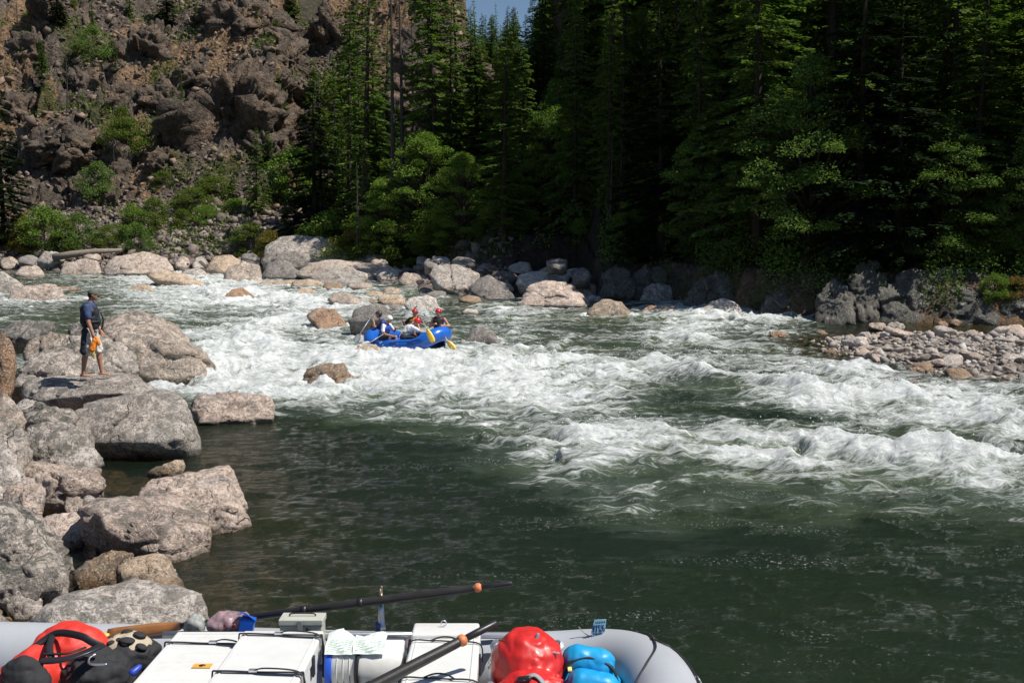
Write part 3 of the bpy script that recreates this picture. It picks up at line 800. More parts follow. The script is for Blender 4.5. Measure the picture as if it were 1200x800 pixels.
B([(18,476),(28,467),(42,470),(44,482),(22,484)], 'small pale stone wedged under the flat slab', 'pale', y=17.3, thick=.5, lich=.1)
B([(28,522),(40,502),(60,496),(90,505),(110,530),(117,550),(113,558),(60,556),(30,548)], 'smooth domed boulder with a dark upper left side, below the angular block', 'grey', thick=1.3, y=14.6, sub=5, lich=.7)
B([(-10,505),(10,490),(26,500),(30,522),(20,534),(-10,536)], 'lumpy grey rock at the picture edge beside the smooth domed boulder', 'grey', y=14.2, thick=.8)
B([(10,536),(20,526),(32,532),(33,552),(16,558)], 'small rounded stone between the domed boulder and the edge rocks', 'warm', y=13.7, thick=.45)
B([(26,554),(39,541),(60,550),(113,555),(124,569),(118,576),(100,582),(52,588),(30,575)], 'long pinkish rock with a raised left end', 'pink', thick=.9, y=13.3, sub=5, lich=.3, ridge=[(60,562,-.35)])
B([(2,588),(10,566),(25,560),(45,572),(52,590),(45,604),(20,609),(4,604)], 'round pink boulder below the long pinkish rock', 'pink', thick=.6, y=12.5, sub=4, lich=.15)
B([(-14,540),(2,520),(14,535),(22,560),(14,592),(-12,596)], 'tall pale rock standing at the picture edge above the round pink boulder', 'pale', thick=.8, y=13.0, sub=4, lich=.5)
B([(76,592),(82,580),(100,586),(98,602),(84,603)], 'small broken slab, left of a pair of grey slabs', 'warm', thick=.4, y=12.9, lich=.2, sub=3)
B([(96,584),(108,580),(120,590),(116,600),(100,596)], 'small broken slab, right of a pair of grey slabs', 'grey', thick=.4, y=12.9, lich=.2, sub=3)
B([(32,618),(42,606),(60,602),(97,606),(99,636),(62,642),(36,634)], 'low pale slab with a wavy top, behind the cracked brown boulder', 'pink', thick=.7, y=12.0, lich=.1)
B([(96,612),(105,596),(129,585),(157,584),(184,598),(223,606),(247,616),(249,626),(236,642),(218,655),(184,658),(125,648),(100,630)], 'big cracked brown boulder with a black left end, at the water edge', 'pink', thick=1.5, yb=658, ridge=[(110,600,-.5),(130,625,-.62),(200,622,-.5)], sub=5, lich=.55, fract=0.07, crack=.05, stream=True)
B([(157,578),(184,561),(218,554),(262,556),(278,580),(293,606),(283,620),(236,622),(190,618),(165,592)], 'big flat topped pale boulder in the water beyond the cracked brown one', 'pink', thick=1.7, yb=624, ridge=[(232,598,-.6),(270,590,-.5)], sub=5, lich=.35, rough=.04, fract=0.07)
B([(-24,588),(0,592),(30,615),(60,650),(78,677),(62,692),(20,702),(-24,694)], 'big wedge shaped speckled rock running down from the picture edge', 'grey', thick=1.2, y=10.1, sub=5, lich=.9, sharp=44, rough=.03)
B([(82,670),(95,656),(120,650),(150,647),(156,655),(140,682),(92,690)], 'wet brown rock left of the round river stone', 'brown', thick=.7, yb=692, lich=.5)
B([(134,667),(143,655),(160,651),(182,656),(210,675),(220,688),(150,696)], 'round half sunk brown stone just behind the pale front slab', 'tan', thick=.8, yb=696, lich=.1)
B([(31,730),(52,706),(90,700),(131,690),(163,694),(236,695),(247,722),(242,752),(60,752)], 'long pale speckled granite slab right behind the grey raft', 'pale', thick=1.0, yb=752, sub=5, lich=.55, fract=0.04, rough=.025, ridge=[(60,712,-.3)])
B([(8,710),(20,692),(32,700),(48,712),(40,724),(15,724)], 'small lumpy pale stone left of the long pale slab', 'pale', thick=.35, yb=724, lich=.1)
B([(-12,722),(2,722),(16,732),(10,742),(-12,742)], 'pale stone tip at the picture edge above the grey raft', 'pale', thick=.3, yb=744, lich=.1)
B([(60,662),(66,652),(80,650),(84,662),(72,668)], 'fist sized brown stone behind the wet brown rock', 'warm', thick=.2, yb=668, lich=.1, sub=3)
B([(172,553),(190,545),(212,536),(219,542),(205,553),(178,558)], 'small flat stone lying in the water off the angular block', 'tan', thick=.35, yb=559, lich=.5, sub=3)
B([(222,475),(232,462),(280,460),(312,465),(321,478),(318,489),(270,494),(230,497)], 'low knobbly pale boulder in the water between the angular block and the rapid', 'pink', thick=1.4, yb=497, sub=5, lich=.45, stream=True)
B([(352,450),(360,432),(380,425),(402,427),(412,440),(419,454),(385,457)], 'dark wet boulder standing in the white water at the centre left', 'brown', yb=457, thick=1.2, sub=5, lich=.6, stream=True, ridge=[(395,440,-.5)])
B([(360,370),(374,360),(390,362),(408,382),(405,388),(372,386)], 'smooth orange brown boulder with water sliding over it', 'rust', yb=388, thick=1.6, lich=.1, stream=True)
B([(409,378),(418,362),(435,356),(452,357),(462,372),(455,382),(420,384)], 'dark boulder right behind the left end of the blue raft', 'dark', y=38.0, thick=1.3, lich=.4, stream=True)
B([(545,400),(555,386),(565,382),(580,390),(587,403),(560,405)], 'pointed dark rock in the current right of the blue raft', 'dark', yb=404, thick=1.2, lich=.4, stream=True)
B([(412,412),(420,404),(440,404),(450,415),(430,420)], 'pale submerged rock under the left end of the blue raft', 'tan', yb=421, thick=1.0, lich=.1, stream=True)
# far shore
B([(308,307),(312,290),(330,278),(352,275),(378,276),(395,285),(410,303),(405,312),(340,314)], 'biggest dark grey rounded boulder on the far shore, under the forest edge', 'grey', y=80, thick=5, sub=5, lich=.6)
B([(305,327),(315,308),(327,304),(340,308),(360,326),(350,331)], 'steep triangular slab leaning in front of the biggest far boulder', 'dark', y=73, thick=2.2, sharp=48)
B([(345,322),(360,308),(390,303),(430,308),(455,311),(480,318),(478,334),(440,336),(380,334)], 'long low grey rock shelf right of the biggest far boulder', 'warm', y=72, thick=4, sub=5, lich=.2)
B([(361,325),(385,313),(410,312),(430,321),(425,335),(385,336)], 'pale hump in front of the long low shelf', 'grey', y=67.5, thick=2.2, lich=.3)
B([(455,307),(468,294),(485,293),(498,306),(490,318),(466,318)], 'dark boulder at the forest edge above the low shelf', 'dark', y=78, thick=3, lich=.5)
B([(467,330),(475,318),(490,321),(502,333),(490,340),(470,339)], 'small boulder with a black left side, end of the low shelf', 'warm', y=65, thick=1.6, lich=.3)
B([(503,322),(510,312),(525,310),(540,313),(562,322),(562,336),(540,346),(515,342)], 'round boulder with a deep shadow under its left side, mid far shore', 'grey', y=59, thick=2.8, sub=5, lich=.4)
B([(550,337),(560,325),(572,321),(590,330),(606,352),(575,357),(555,350)], 'dark split boulder between the round one and the big pale dome', 'dark', y=56, thick=2.2, lich=.4)
B([(548,320),(565,308),(590,304),(625,306),(640,316),(620,328),(560,328)], 'broad low back slab above the round boulders on the far shore', 'warm', y=66, thick=4, lich=.4)
B([(603,332),(609,322),(620,318),(645,319),(665,332),(655,342),(612,342)], 'smooth pale boulder behind the big pale dome', 'pale', y=57, thick=2.4, lich=.15)
B([(608,357),(613,344),(622,335),(640,330),(662,331),(680,341),(691,354),(688,361),(640,362)], 'big pale speckled dome at the water on the far shore', 'pink', yb=361, thick=3.0, sub=5, lich=.35, rough=.03)
B([(628,320),(645,311),(662,316),(680,328),(660,336),(636,332)], 'long back boulder with a brown top behind the smooth pale one', 'tan', y=62, thick=2.6, lich=.5)
B([(664,336),(672,328),(684,326),(700,335),(708,348),(690,354),(670,347)], 'boulder with white streaks right of the big pale dome', 'warm', y=56, thick=2, lich=.6)
B([(684,352),(692,344),(702,346),(707,357),(692,361)], 'small grey rock tucked at the right foot of the big pale dome', 'grey', y=53, thick=1, sub=3)
B([(688,366),(698,356),(713,350),(728,354),(741,368),(735,373),(700,373)], 'low streaked boulder in the river off the big pale dome', 'tan', yb=373, thick=1.6, lich=.5, stream=True)
B([(750,352),(756,336),(770,330),(784,334),(791,345),(791,356),(765,357)], 'dark boulder in the shade of the far right bank', 'grey', y=54, thick=2, lich=.6)
B([(752,366),(758,358),(770,357),(774,367)], 'low brown river stone, left of a wet pair', 'rust', yb=368, thick=.9, sub=3, lich=.1)
B([(770,367),(778,357),(792,358),(800,367)], 'low brown river stone, right of a wet pair', 'tan', yb=368, thick=.9, sub=3, lich=.1)
B([(813,370),(820,361),(832,355),(848,350),(862,353),(868,362),(874,370),(840,374)], 'pale grey boulder alone in the river before the black forest', 'pale', yb=373, thick=1.9, sub=5, lich=.45, stream=True, fract=0.11)
B([(68,322),(75,309),(95,303),(113,306),(118,324),(90,328)], 'tan boulder with a dark foot in the far left river', 'pink', y=79, thick=3, lich=.4)
B([(122,314),(130,301),(165,295),(195,302),(203,318),(160,324),(125,323)], 'wide pale boulder with a square dark end in the far left river', 'warm', y=79, thick=4, sub=5, lich=.25)
B([(171,323),(185,316),(212,319),(238,331),(242,336),(190,335)], 'long smooth tan rock awash in the far left river', 'tan', yb=337, thick=2.2, lich=.1, stream=True)
B([(8,356),(14,343),(30,336),(50,332),(72,338),(82,356),(42,361)], 'wide low purple grey boulder at the left edge of the far river', 'pink', y=54, thick=2.6, sub=5, lich=.5, stream=True)
B([(-12,322),(3,318),(14,326),(27,337),(22,350),(-12,352)], 'dark sloping boulder at the picture edge above the low purple grey one', 'grey', y=59, thick=2.2, lich=.6)
B([(58,342),(72,335),(90,337),(96,344),(74,347)], 'flat reddish stone behind the low purple grey boulder', 'rust', y=61, thick=1.5, sub=3, lich=.1)
B([(16,322),(28,310),(45,311),(52,323),(30,326)], 'pale flat boulder left of the tan one in the far left river', 'warm', y=77, thick=2, sub=3, lich=.2)
B([(43,306),(52,294),(66,295),(75,305),(60,311)], 'grey boulder under the driftwood end on the far left shore', 'grey', y=87, thick=2.4, lich=.4)
B([(60,296),(75,288),(95,288),(108,297),(85,303)], 'black flat rock under the talus above the driftwood', 'dark', y=91, thick=3, lich=.5)
B([(240,316),(250,301),(268,298),(280,304),(285,316),(262,322)], 'yellowish tan boulder on the far shore left of the purple boulder', 'tan', y=79, thick=2.6, lich=.1)
B([(261,331),(267,313),(285,306),(303,312),(308,331),(285,336)], 'purple grey boulder with a fluted face on the far shore', 'warm', y=70, thick=2.4, lich=.5, sub=5)
B([(210,324),(216,314),(236,314),(243,322),(228,326)], 'flat grey slab between the wide pale boulder and the yellowish one', 'grey', y=77, thick=1.8, sub=3, lich=.3)
B([(149,340),(158,332),(174,333),(180,340),(164,343)], 'low tan rock in the current below the long smooth one', 'tan', yb=343, thick=1.3, sub=3, lich=.1, stream=True)
B([(261,350),(270,339),(285,336),(300,349),(285,354)], 'reddish wet boulder in the current on the far left', 'rust', yb=354, thick=1.6, lich=.2, stream=True)
B([(296,337),(310,328),(345,327),(352,337),(322,340)], 'low orange brown rock at the foot of the triangular slab', 'tan', y=66, thick=1.6, sub=3, lich=.2)
B([(382,352),(392,342),(412,344),(428,357),(405,361)], 'small grey rock off the low shelf, in broken water', 'warm', yb=361, thick=1.4, sub=3, lich=.2, stream=True)
B([(472,358),(480,349),(500,345),(512,350),(513,361),(490,366)], 'smooth pale stone just beyond the paddlers', 'pale', yb=366, thick=1.6, sub=4, lich=.1, stream=True)
B([(440,352),(450,344),(468,344),(476,354),(458,358)], 'tan flat stone left of the smooth pale one beyond the paddlers', 'tan', yb=358, thick=1.3, sub=3, lich=.1)
B([(536,351),(548,345),(562,347),(566,354),(548,356)], 'low brown rock below the round boulder of the far shore', 'brown', yb=356, thick=1.2, sub=3, lich=.2)
B([(540,366),(548,361),(558,362),(561,367),(549,369)], 'tiny pale rock alone between the paddlers and the far shore', 'pale', yb=369, thick=.5, sub=3, lich=.1)
for k, (x0, y0, x1, y1, t) in enumerate([(340,327,378,338,'tan'),(345,338,372,347,'tan'),(405,330,438,341,'warm'),(425,340,450,350,'tan'),(378,330,404,341,'brown'),(500,340,526,350,'dark'),(352,348,380,356,'tan'),(430,350,446,357,'brown'),(488,336,506,344,'warm'),(449,336,470,345,'tan'),(412,350,430,358,'tan'),(455,356,472,364,'dark')]):
    box_rock(x0, y0, x1, y1, 'low wet tan rock among the shallows between the low shelf and the raft', t, yb=y1, thick=1.5, sub=3, lich=.2, group='low rocks in the far shallows', stream=True)
for (x0, y0, x1, y1, t) in [(0,300,20,314,'warm'),(-10,312,14,322,'warm'),(20,298,44,310,'dark'),(95,292,120,302,'warm'),(204,300,222,312,'warm'),(225,300,242,314,'grey'),(280,296,306,310,'dark'),(284,308,300,318,'dark'),(412,300,440,310,'dark'),(434,302,456,312,'warm'),(496,302,516,316,'dark'),(528,300,560,312,'dark'),(700,336,730,352,'dark'),(640,302,668,314,'dark'),(668,312,694,328,'dark')]:
    box_rock(x0, y0, x1, y1 + 3, 'plain rough rock in the jumble at the foot of the far bank', t, y=float(np.clip(yshore((x0 - 600) / FPX * 75) + 2, 54, 90)), thick=2.6, sub=3, lich=.4, group='rough rocks along the far bank')

for (x0, y0, x1, y1, t, yy) in [(425,296,462,316,'warm',76),(500,300,530,318,'pale',68),(575,330,604,346,'pale',58),(536,326,556,342,'warm',60),(478,322,505,338,'pale',66),(440,312,470,330,'pale',70),(640,318,668,334,'pale',60),(596,306,626,324,'grey',64),(520,322,545,336,'warm',61),(560,298,590,312,'warm',72),(660,314,684,330,'grey',62),(400,292,432,308,'grey',78),(486,300,506,312,'grey',73),(615,296,650,312,'warm',70)]:
    box_rock(x0, y0, x1, y1, 'pale block packed among the named boulders of the far shore', t, y=yy, thick=2.4, sub=4, lich=.3, group='pale blocks packed along the far shore')
# dark rock bluff on the right
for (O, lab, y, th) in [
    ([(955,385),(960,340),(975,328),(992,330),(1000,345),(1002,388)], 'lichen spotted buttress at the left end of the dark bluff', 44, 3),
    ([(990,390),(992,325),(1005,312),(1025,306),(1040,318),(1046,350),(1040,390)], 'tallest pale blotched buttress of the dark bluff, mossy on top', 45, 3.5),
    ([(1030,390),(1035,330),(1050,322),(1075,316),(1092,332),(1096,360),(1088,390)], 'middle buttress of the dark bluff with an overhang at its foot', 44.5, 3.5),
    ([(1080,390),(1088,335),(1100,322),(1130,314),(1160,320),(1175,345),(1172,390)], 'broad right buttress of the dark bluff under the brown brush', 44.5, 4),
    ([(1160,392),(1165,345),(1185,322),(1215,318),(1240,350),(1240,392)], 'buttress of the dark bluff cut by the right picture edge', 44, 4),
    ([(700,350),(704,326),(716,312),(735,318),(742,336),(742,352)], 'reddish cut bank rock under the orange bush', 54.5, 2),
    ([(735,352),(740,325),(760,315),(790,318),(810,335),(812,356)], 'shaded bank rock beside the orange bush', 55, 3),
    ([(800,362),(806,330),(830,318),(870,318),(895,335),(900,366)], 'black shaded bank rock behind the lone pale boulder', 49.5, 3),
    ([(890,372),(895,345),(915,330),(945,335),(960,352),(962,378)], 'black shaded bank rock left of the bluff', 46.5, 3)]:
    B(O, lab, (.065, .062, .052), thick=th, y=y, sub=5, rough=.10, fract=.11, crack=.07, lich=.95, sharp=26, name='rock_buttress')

# crags standing out of the rocky hillside
cragp = []; M_CRAG = ground_material('crag_rock', True)
for k in range(7):
    r = np.random.default_rng(k + 90); P = r.normal(size=(13, 3)); P /= np.linalg.norm(P, axis=1, keepdims=True); P *= (1, .8, r.uniform(.7, 1.2))
    V, Fc, c, s = hull_rock([Vector(p) for p in P], 5, 400 + k, 30, .10, .26, .14)
    me = np_mesh('crag', V, Fc, [M_CRAG]); n2 = fbm3(V, 2.0, 7, 3)[:, None]; cattr(me, 'tint', np.clip(np.array([.165, .135, .108]) * (1 + .35 * n2) + np.array([.03, .01, 0]) * (n2 > .15), .02, 1)); cragp.append(me)
CR = [(160,60,5,'blocky crag below the round dark fir on the hillside'),(235,60,4.5,'long grey crag in the upper middle of the hillside'),(275,135,7,'largest smooth grey rock face in the middle of the hillside'),(300,105,6,'upper shoulder of the largest grey rock face'),
 (250,165,4.5,'left shoulder of the largest grey rock face'),(100,105,4.5,'crag under the leaning dead trunk'),(150,75,4,'dark roofed crag on the upper left hillside'),(70,165,4.5,'pale broken crag at the far left of the hillside'),
 (110,130,3.5,'crag beside the small thin fir on the left'),(150,200,4,'grey buttress left of the gully thicket'),(185,190,3,'upright pale pillar left of the gully thicket'),(130,240,3.2,'boulder like crag above the scree'),
 (255,20,4.5,'crag at the top edge of the hillside'),(290,15,4.5,'crag by the small high fir'),(40,60,4,'crag in the top left corner'),(345,150,5,'crag behind the black broad fir'),(330,60,3.5,'pale crag near the small high fir'),(80,220,3,'reddish crag just above the scree'),
 (200,120,4,'shadowed crag in the centre left of the hillside'),(180,45,3.5,'small crag under the round dark fir'),(380,40,4,'crag at the top of the yellow slope'),(20,130,4,'crag by the dark fir at the left edge'),(515,60,5,'pale pinkish cliff block behind the dead trunks'),(500,110,4.5,'lower pale cliff block behind the dead trunks'),(535,120,3.5,'cliff block right of the dead trunks'),
 (225,90,3.5,'crag above the small see through fir'),(310,180,4,'crag behind the bushy fir'),(60,20,4.5,'ledge crag at the top left'),(120,175,3,'crag over the round dark green bush'),(360,110,4.5,'crag above the pole of the broad fir')]
for k, (px, py, sz, lab) in enumerate(CR):
    lo, hi = 84., 190.                                       # walk along the line of sight until it meets the hillside
    y = lo
    while y < hi and at(px, py, y).z > gz((px - 600) / FPX * y, y): y += .5
    p = at(px, py, y)
    o = bpy.data.objects.new('crag', cragp[k % 7]); COL.objects.link(o); o.location = (p.x, y + sz * .35, p.z - sz * .25)
    sz *= 1.25; o.scale = (sz, sz * .9, sz * .9); o.rotation_euler = (R(-35) + random.uniform(-.3, .3), random.uniform(-.4, .4), random.uniform(0, 6.28))
    t = TINTS['warm' if k % 3 else 'grey']; q = random.uniform(.26, .40); o.color = (t[0] * q, t[1] * q * .97, t[2] * q, 1)
    tag(o, lab, 'crag')

# stones of the gravel bar
BARS = [(989,395,1019,407,'dark','black wet block at the tip of the gravel bar'),(1000,407,1019,419,'warm','flat topped stone below the black wet block'),(1040,401,1057,411,'warm','squat stone right of the black wet block'),
 (1063,400,1080,412,'warm','dark faced stone at the middle of the gravel bar'),(1085,389,1104,402,'pink','pale domed boulder behind the dark faced stone'),(1108,407,1135,427,'grey','largest grey pointed boulder on the gravel bar'),
 (1177,391,1196,407,'pale','pale pointed boulder near the right edge of the gravel bar'),(1016,377,1040,388,'warm','grey boulder at the far edge of the bar, left of two'),(1040,377,1061,388,'grey','grey boulder at the far edge of the bar, right of two'),
 (1099,376,1112,385,'rust','reddish stone at the far edge of the bar, left of two'),(1112,374,1128,382,'rust','reddish stone at the far edge of the bar, right of two'),(901,387,924,399,'rust','reddish rock awash left of the gravel bar'),
 (1155,424,1176,434,'pink','broad pinkish stone at the near edge of the bar'),(1188,421,1202,432,'pink','pink stone at the right picture edge on the bar'),(1192,437,1208,449,'dark','dark wet stone at the right picture edge in the shallows'),
 (1064,430,1085,440,'brown','brown slab awash in front of the gravel bar'),(1061,443,1083,452,'dark','dark hump awash furthest out from the gravel bar'),(1139,401,1152,410,'pink','pink rounded stone behind the largest pointed boulder'),(1124,401,1139,410,'warm','brownish stone beside the pink rounded one'),
 (1128,414,1160,425,'warm','flat warm slab right of the largest pointed boulder')]
for (x0, y0, x1, y1, t, lab) in BARS:
    box_rock(x0, y0, x1, y1, lab, t, yb=y1, sub=4 if x1 - x0 > 20 else 3, lich=.25, thick=None, rough=.05, fract=0.13, sink=.1, name='river_stone')
# the many smaller ones: six shapes, copied
protos = []
for k in range(8):
    r = np.random.default_rng(k + 50); P = r.normal(size=(12, 3)); P /= np.linalg.norm(P, axis=1, keepdims=True); P *= (1, r.uniform(.6, .9), r.uniform(.4, .65))
    V, Fc, c, s = hull_rock([Vector(p) for p in P], 3, 300 + k, 24, .06, .07, .02)
    me = np_mesh('river_stone', V, Fc, [M_ROCK]); fattr(me, 'wet', sstep(-.1, -.5, V[:, 2])); fattr(me, 'lichen', np.full(len(V), .1)); protos.append(me)
nst = 0
for k in range(4000):
    x = rng.uniform(10, 24); y = rng.uniform(19, 40)
    d = float(poly_sd(np.array([x]), np.array([y]), BAR)[0])
    px, py = proj(x, y, 0)
    if px > 1230: continue
    if d < -1.6 or (d < 0 and rng.random() < .72): continue
    o = bpy.data.objects.new('river_stone', protos[k % 8]); COL.objects.link(o)
    s = float(np.clip(rng.lognormal(-1.7, .6), .08, .6)); o.scale = (s, s * .9, s)
    o.location = (x, y, gz(x, y) + s * .2); o.rotation_euler = (rng.uniform(-.3, .3), rng.uniform(-.3, .3), rng.uniform(0, 6.3))
    t = TINTS[random.choice(['pale', 'grey', 'pink', 'pale', 'warm', 'grey', 'dark'] if d > .3 else ['rust', 'brown', 'warm', 'tan', 'pink'])]; o.color = (*[min(.8, v * 1.15) for v in t], 1)
    tag(o, 'small rounded stone among the many on the gravel bar', 'stone', 'small stones of the gravel bar')
    nst += 1
    if nst >= 240: break

def scatter_stuff(name, label, pts, sizes, tint, flat=.8, sub=1, jag=.35):
    n = len(pts); S, Fc = ico(sub); V = np.repeat(S[None], n, 0)
    V = V * (1 + jag * rng.normal(size=(n, len(S), 1)).clip(-1.2, 1.2)) * (sizes[:, None, None] * np.stack([rng.uniform(.7, 1.3, n), rng.uniform(.7, 1.3, n), rng.uniform(.4, .9, n) * flat * 1.4], 1)[:, None, :])
    a = rng.uniform(0, 6.3, n); ca, sa = np.cos(a)[:, None], np.sin(a)[:, None]; b = rng.uniform(-.7, .7, n); cb, sb = np.cos(b)[:, None], np.sin(b)[:, None]
    x = V[..., 0] * cb - V[..., 2] * sb; z = V[..., 0] * sb + V[..., 2] * cb; y = V[..., 1]
    V = np.stack([x * ca - y * sa, x * sa + y * ca, z], -1) + pts[:, None, :]
    Ff = (Fc[None] + (np.arange(n) * len(S))[:, None, None]).reshape(-1, 3)
    me = np_mesh(name, V.reshape(-1, 3), Ff, [tint], smooth=False)
    o = bpy.data.objects.new(name, me); link(o); return tag(o, label, name.replace('_', ' '), kind='stuff')

def rubble_material(name, a, b):
    m, nt = new_mat(name); t = NT(nt)
    g = t.n('ShaderNodeNewGeometry').outputs['Random Per Island']; co = t.n('ShaderNodeTexCoord').outputs['Object']
    n = t.noise(co, 8, 6, .7)
    c = t.mix(g, a, b); c = t.mix(t.mr(n, .45, .65, 0, .7), c, t.mix(1.0, c, (.4, .4, .4, 1), 'MULTIPLY'))
    p = t.n('ShaderNodeBsdfPrincipled', inp={'Base Color': c, 'Roughness': .85, 'Specular IOR Level': .2, 'Normal': t.bump(n, .6, .05)})
    t.out(p.outputs[0]); return m
# gravel
n = 16000; x = rng.uniform(9, 45, n); y = rng.uniform(17, 42, n); d = poly_sd(x, y, BAR); m = d > -.9 * rng.random(n)
x, y = x[m], y[m]; z = ground(x, y)[0]; s = rng.lognormal(-2.75, .45, len(x)).clip(.03, .2)
scatter_stuff('gravel', 'pale pebbles and gravel covering the bar', np.stack([x, y, z + s * .2], 1), s, rubble_material('gravel', (.54, .50, .46, 1), (.25, .21, .18, 1)))
# talus at the foot of the rocky hill
n = 30000; x = rng.uniform(-75, 6, n); y = yshore(x) + rng.uniform(-.5, 20, n) ** 1.0
m = (rng.random(n) < sstep(20, 3, y - yshore(x))) & (x / y < -.0) & ((x / y < -.2) | (rng.random(n) < .4))
x, y = x[m], y[m]; z = ground(x, y)[0]; s = rng.lognormal(-1.9, .55, len(x)).clip(.08, .6)
scatter_stuff('talus', 'broken talus blocks strewn below the rocky hillside', np.stack([x, y, z + s * .15], 1), s, rubble_material('talus', (.30, .25, .22, 1), (.13, .10, .09, 1)), sub=1, jag=.5)
# broken rock and dead sticks over the hillside
n = 60000; x = rng.uniform(-90, 2, n); y = 84 + 100 * rng.random(n) ** 1.3
m = (x / y < -.01) & (y > yshore(x) + 9) & (fbm2(x * .13, y * .13, 95, 3) + .3 * rng.normal(size=n) > -.1); x, y = x[m], y[m]; z = ground(x, y)[0]; s = rng.lognormal(-1.95, .55, len(x)).clip(.08, .65)
scatter_stuff('rubble', 'loose broken stones lying over the rocky hillside', np.stack([x, y, z + s * .1], 1), s, rubble_material('rubble', (.29, .215, .165, 1), (.11, .085, .07, 1)), sub=1, jag=.5)
# shore stones around the near boulders
n = 2600; y = rng.uniform(6.5, 34, n); x = xleft(y) + rng.normal(.2, 1.2, n) - .4; z = ground(x, y)[0]; s = rng.lognormal(-2.2, .5, n).clip(.04, .22)
scatter_stuff('shore_stones', 'brown wet stones between the boulders of the near bank', np.stack([x, y, z + s * .2], 1), s, rubble_material('shore', (.30, .21, .15, 1), (.12, .09, .06, 1)))
# stones on the river bed in the shallows
n = 1500; y = rng.uniform(7, 22, n); x = xleft(y) + rng.uniform(0, 4, n); z = ground(x, y)[0]; s = rng.lognormal(-1.8, .5, n).clip(.05, .2)
scatter_stuff('bed_stones', 'brown stones seen on the river bed through the shallow water', np.stack([x, y, z - s * .1], 1), s, rubble_material('bed', (.30, .19, .10, 1), (.10, .08, .05, 1)), sub=2)
# driftwood
mb = MB(); mb.tube([at(62, 302, 86), at(84, 298, 86.3), at(110, 295, 86.6), at(143, 293, 87)], [.32, .30, .26, .14], 8)
o = mb.build('driftwood_log', bark_material('driftwood', (.34, .28, .23, 1))); tag(o, 'long bleached log lying slanted on the far left shore', 'log')
build_river()
# ------------------------------------------------------------------ vegetation
M_BARK = bark_material('bark', (.055, .043, .036, 1)); M_SNAG = bark_material('dead_bark', (.08, .07, .065, 1)); M_PALEBARK = bark_material('pale_bark', (.34, .32, .29, 1))
M_FIR = leaf_material('fir_needles', (.072, .125, .040, 1), (.20, .28, .078, 1), .36)
M_DARK = leaf_material('dark_needles', (.014, .028, .014, 1), (.034, .056, .024, 1), .2)
M_LEAF = leaf_material('broad_leaves', (.10, .175, .03, 1), (.21, .29, .06, 1))
M_ALDER = leaf_material('alder_leaves', (.065, .12, .032, 1), (.19, .27, .07, 1))
M_BRUSH = leaf_material('bright_brush', (.075, .12, .02, 1), (.16, .19, .045, 1))
M_YEL = leaf_material('yellow_brush', (.16, .14, .03, 1), (.26, .20, .05, 1))
M_RUSTL = leaf_material('rusty_brush', (.20, .11, .04, 1), (.28, .17, .07, 1))

def quads(C, D, U, L, W):
    """little leaf shapes: centre, direction, side, length, width -> kite shaped faces"""
    n = len(C); L = L[:, None]; W = W[:, None]
    V = np.stack([C, C + D * L * .45 + U * W * .5, C + D * L, C + D * L * .5 - U * W * .5], 1).reshape(-1, 3)
    return V, np.arange(n * 4).reshape(-1, 4)

def unit(v): return v / np.maximum(np.linalg.norm(v, axis=-1, keepdims=True), 1e-9)

def conifer(h, r, seed, mat, bare=.12, dens=1.0, leafy=1.0, droop=.25, ragged=.25, bark=None, top=1.0):
    """returns (trunk mesh, crown mesh) with the foot at the origin"""
    g = np.random.default_rng(seed); mb = MB()
    bend = g.normal(0, .012, 2) * h
    cen = lambda t: Vector((bend[0] * t * t, bend[1] * t * t, h * t))
    r0 = h * .0085 + .05
    mb.tube([cen(t) for t in np.linspace(0, 1, 9)], [r0 * (1 - t) + .02 for t in np.linspace(0, 1, 9)], 7)
    C = []; D = []; L = []
    z = bare * h
    while z < h * .985:
        t = z / h
        env = (1 - t) ** .75 * min(1, (t - bare * .6) / .18 + .35)
        nb = max(3, int(g.integers(4, 8)))
        for b in range(nb):
            if g.random() < ragged * .6: continue
            a = g.uniform(0, 2 * math.pi); bl = r * env * g.uniform(1 - ragged * 1.6, 1.08) + .12
            if g.random() < .3: bl *= g.uniform(.45, .8)
            p0 = np.array(cen(t)); dr = np.array([math.cos(a), math.sin(a), .12 - droop * (1 - t * .6) + g.normal(0, .08)])
            if bl > .8 and g.random() < .6:
                mb.tube([Vector(p0), Vector(p0 + dr * bl * .5), Vector(p0 + dr * bl * .95 + (0, 0, -.03 * bl))], [.035 + bl * .006, .025, .01], 4)
            k = max(6, int(bl * 27 * dens * leafy))
            q = np.sqrt(g.random(k)) * .92 + .06
            pos = p0 + dr * bl * q[:, None] + np.stack([np.zeros(k), np.zeros(k), -.14 * bl * q ** 2 + g.normal(0, .04, k)], 1)
            side = g.choice([-1, 1], k) * g.uniform(.2, 1.0, k)
            perp = np.array([-math.sin(a), math.cos(a), 0])
            spread = (.30 * bl * (1.1 - q))[:, None] * side[:, None] * perp
            pos = pos + spread * g.random((k, 1))
            dd = unit(dr * .7 + perp * side[:, None] * .8 + g.normal(0, .16, (k, 3)) + (0, 0, -.12))
            C.append(pos); D.append(dd); L.append(g.uniform(.14, .42, k) * (.7 + .5 * (1 - t)))
        z += h * .0125 * g.uniform(.7, 1.4) + .08
    C = np.concatenate(C); D = np.concatenate(D); L = np.concatenate(L)
    U = unit(np.cross(D, unit(np.array([0, 0, 1.]) + g.normal(0, .35, D.shape))))
    V, Fc = quads(C, D, U, L, L * g.uniform(.34, .6, len(L)))
    tr = bpy.data.meshes.new('trunk'); tr.from_pydata(mb.v, [], mb.f); tr.materials.append(bark or M_BARK); tr.update()
    cr = np_mesh('crown', V, Fc, [mat], smooth=False)
    return tr, cr, h

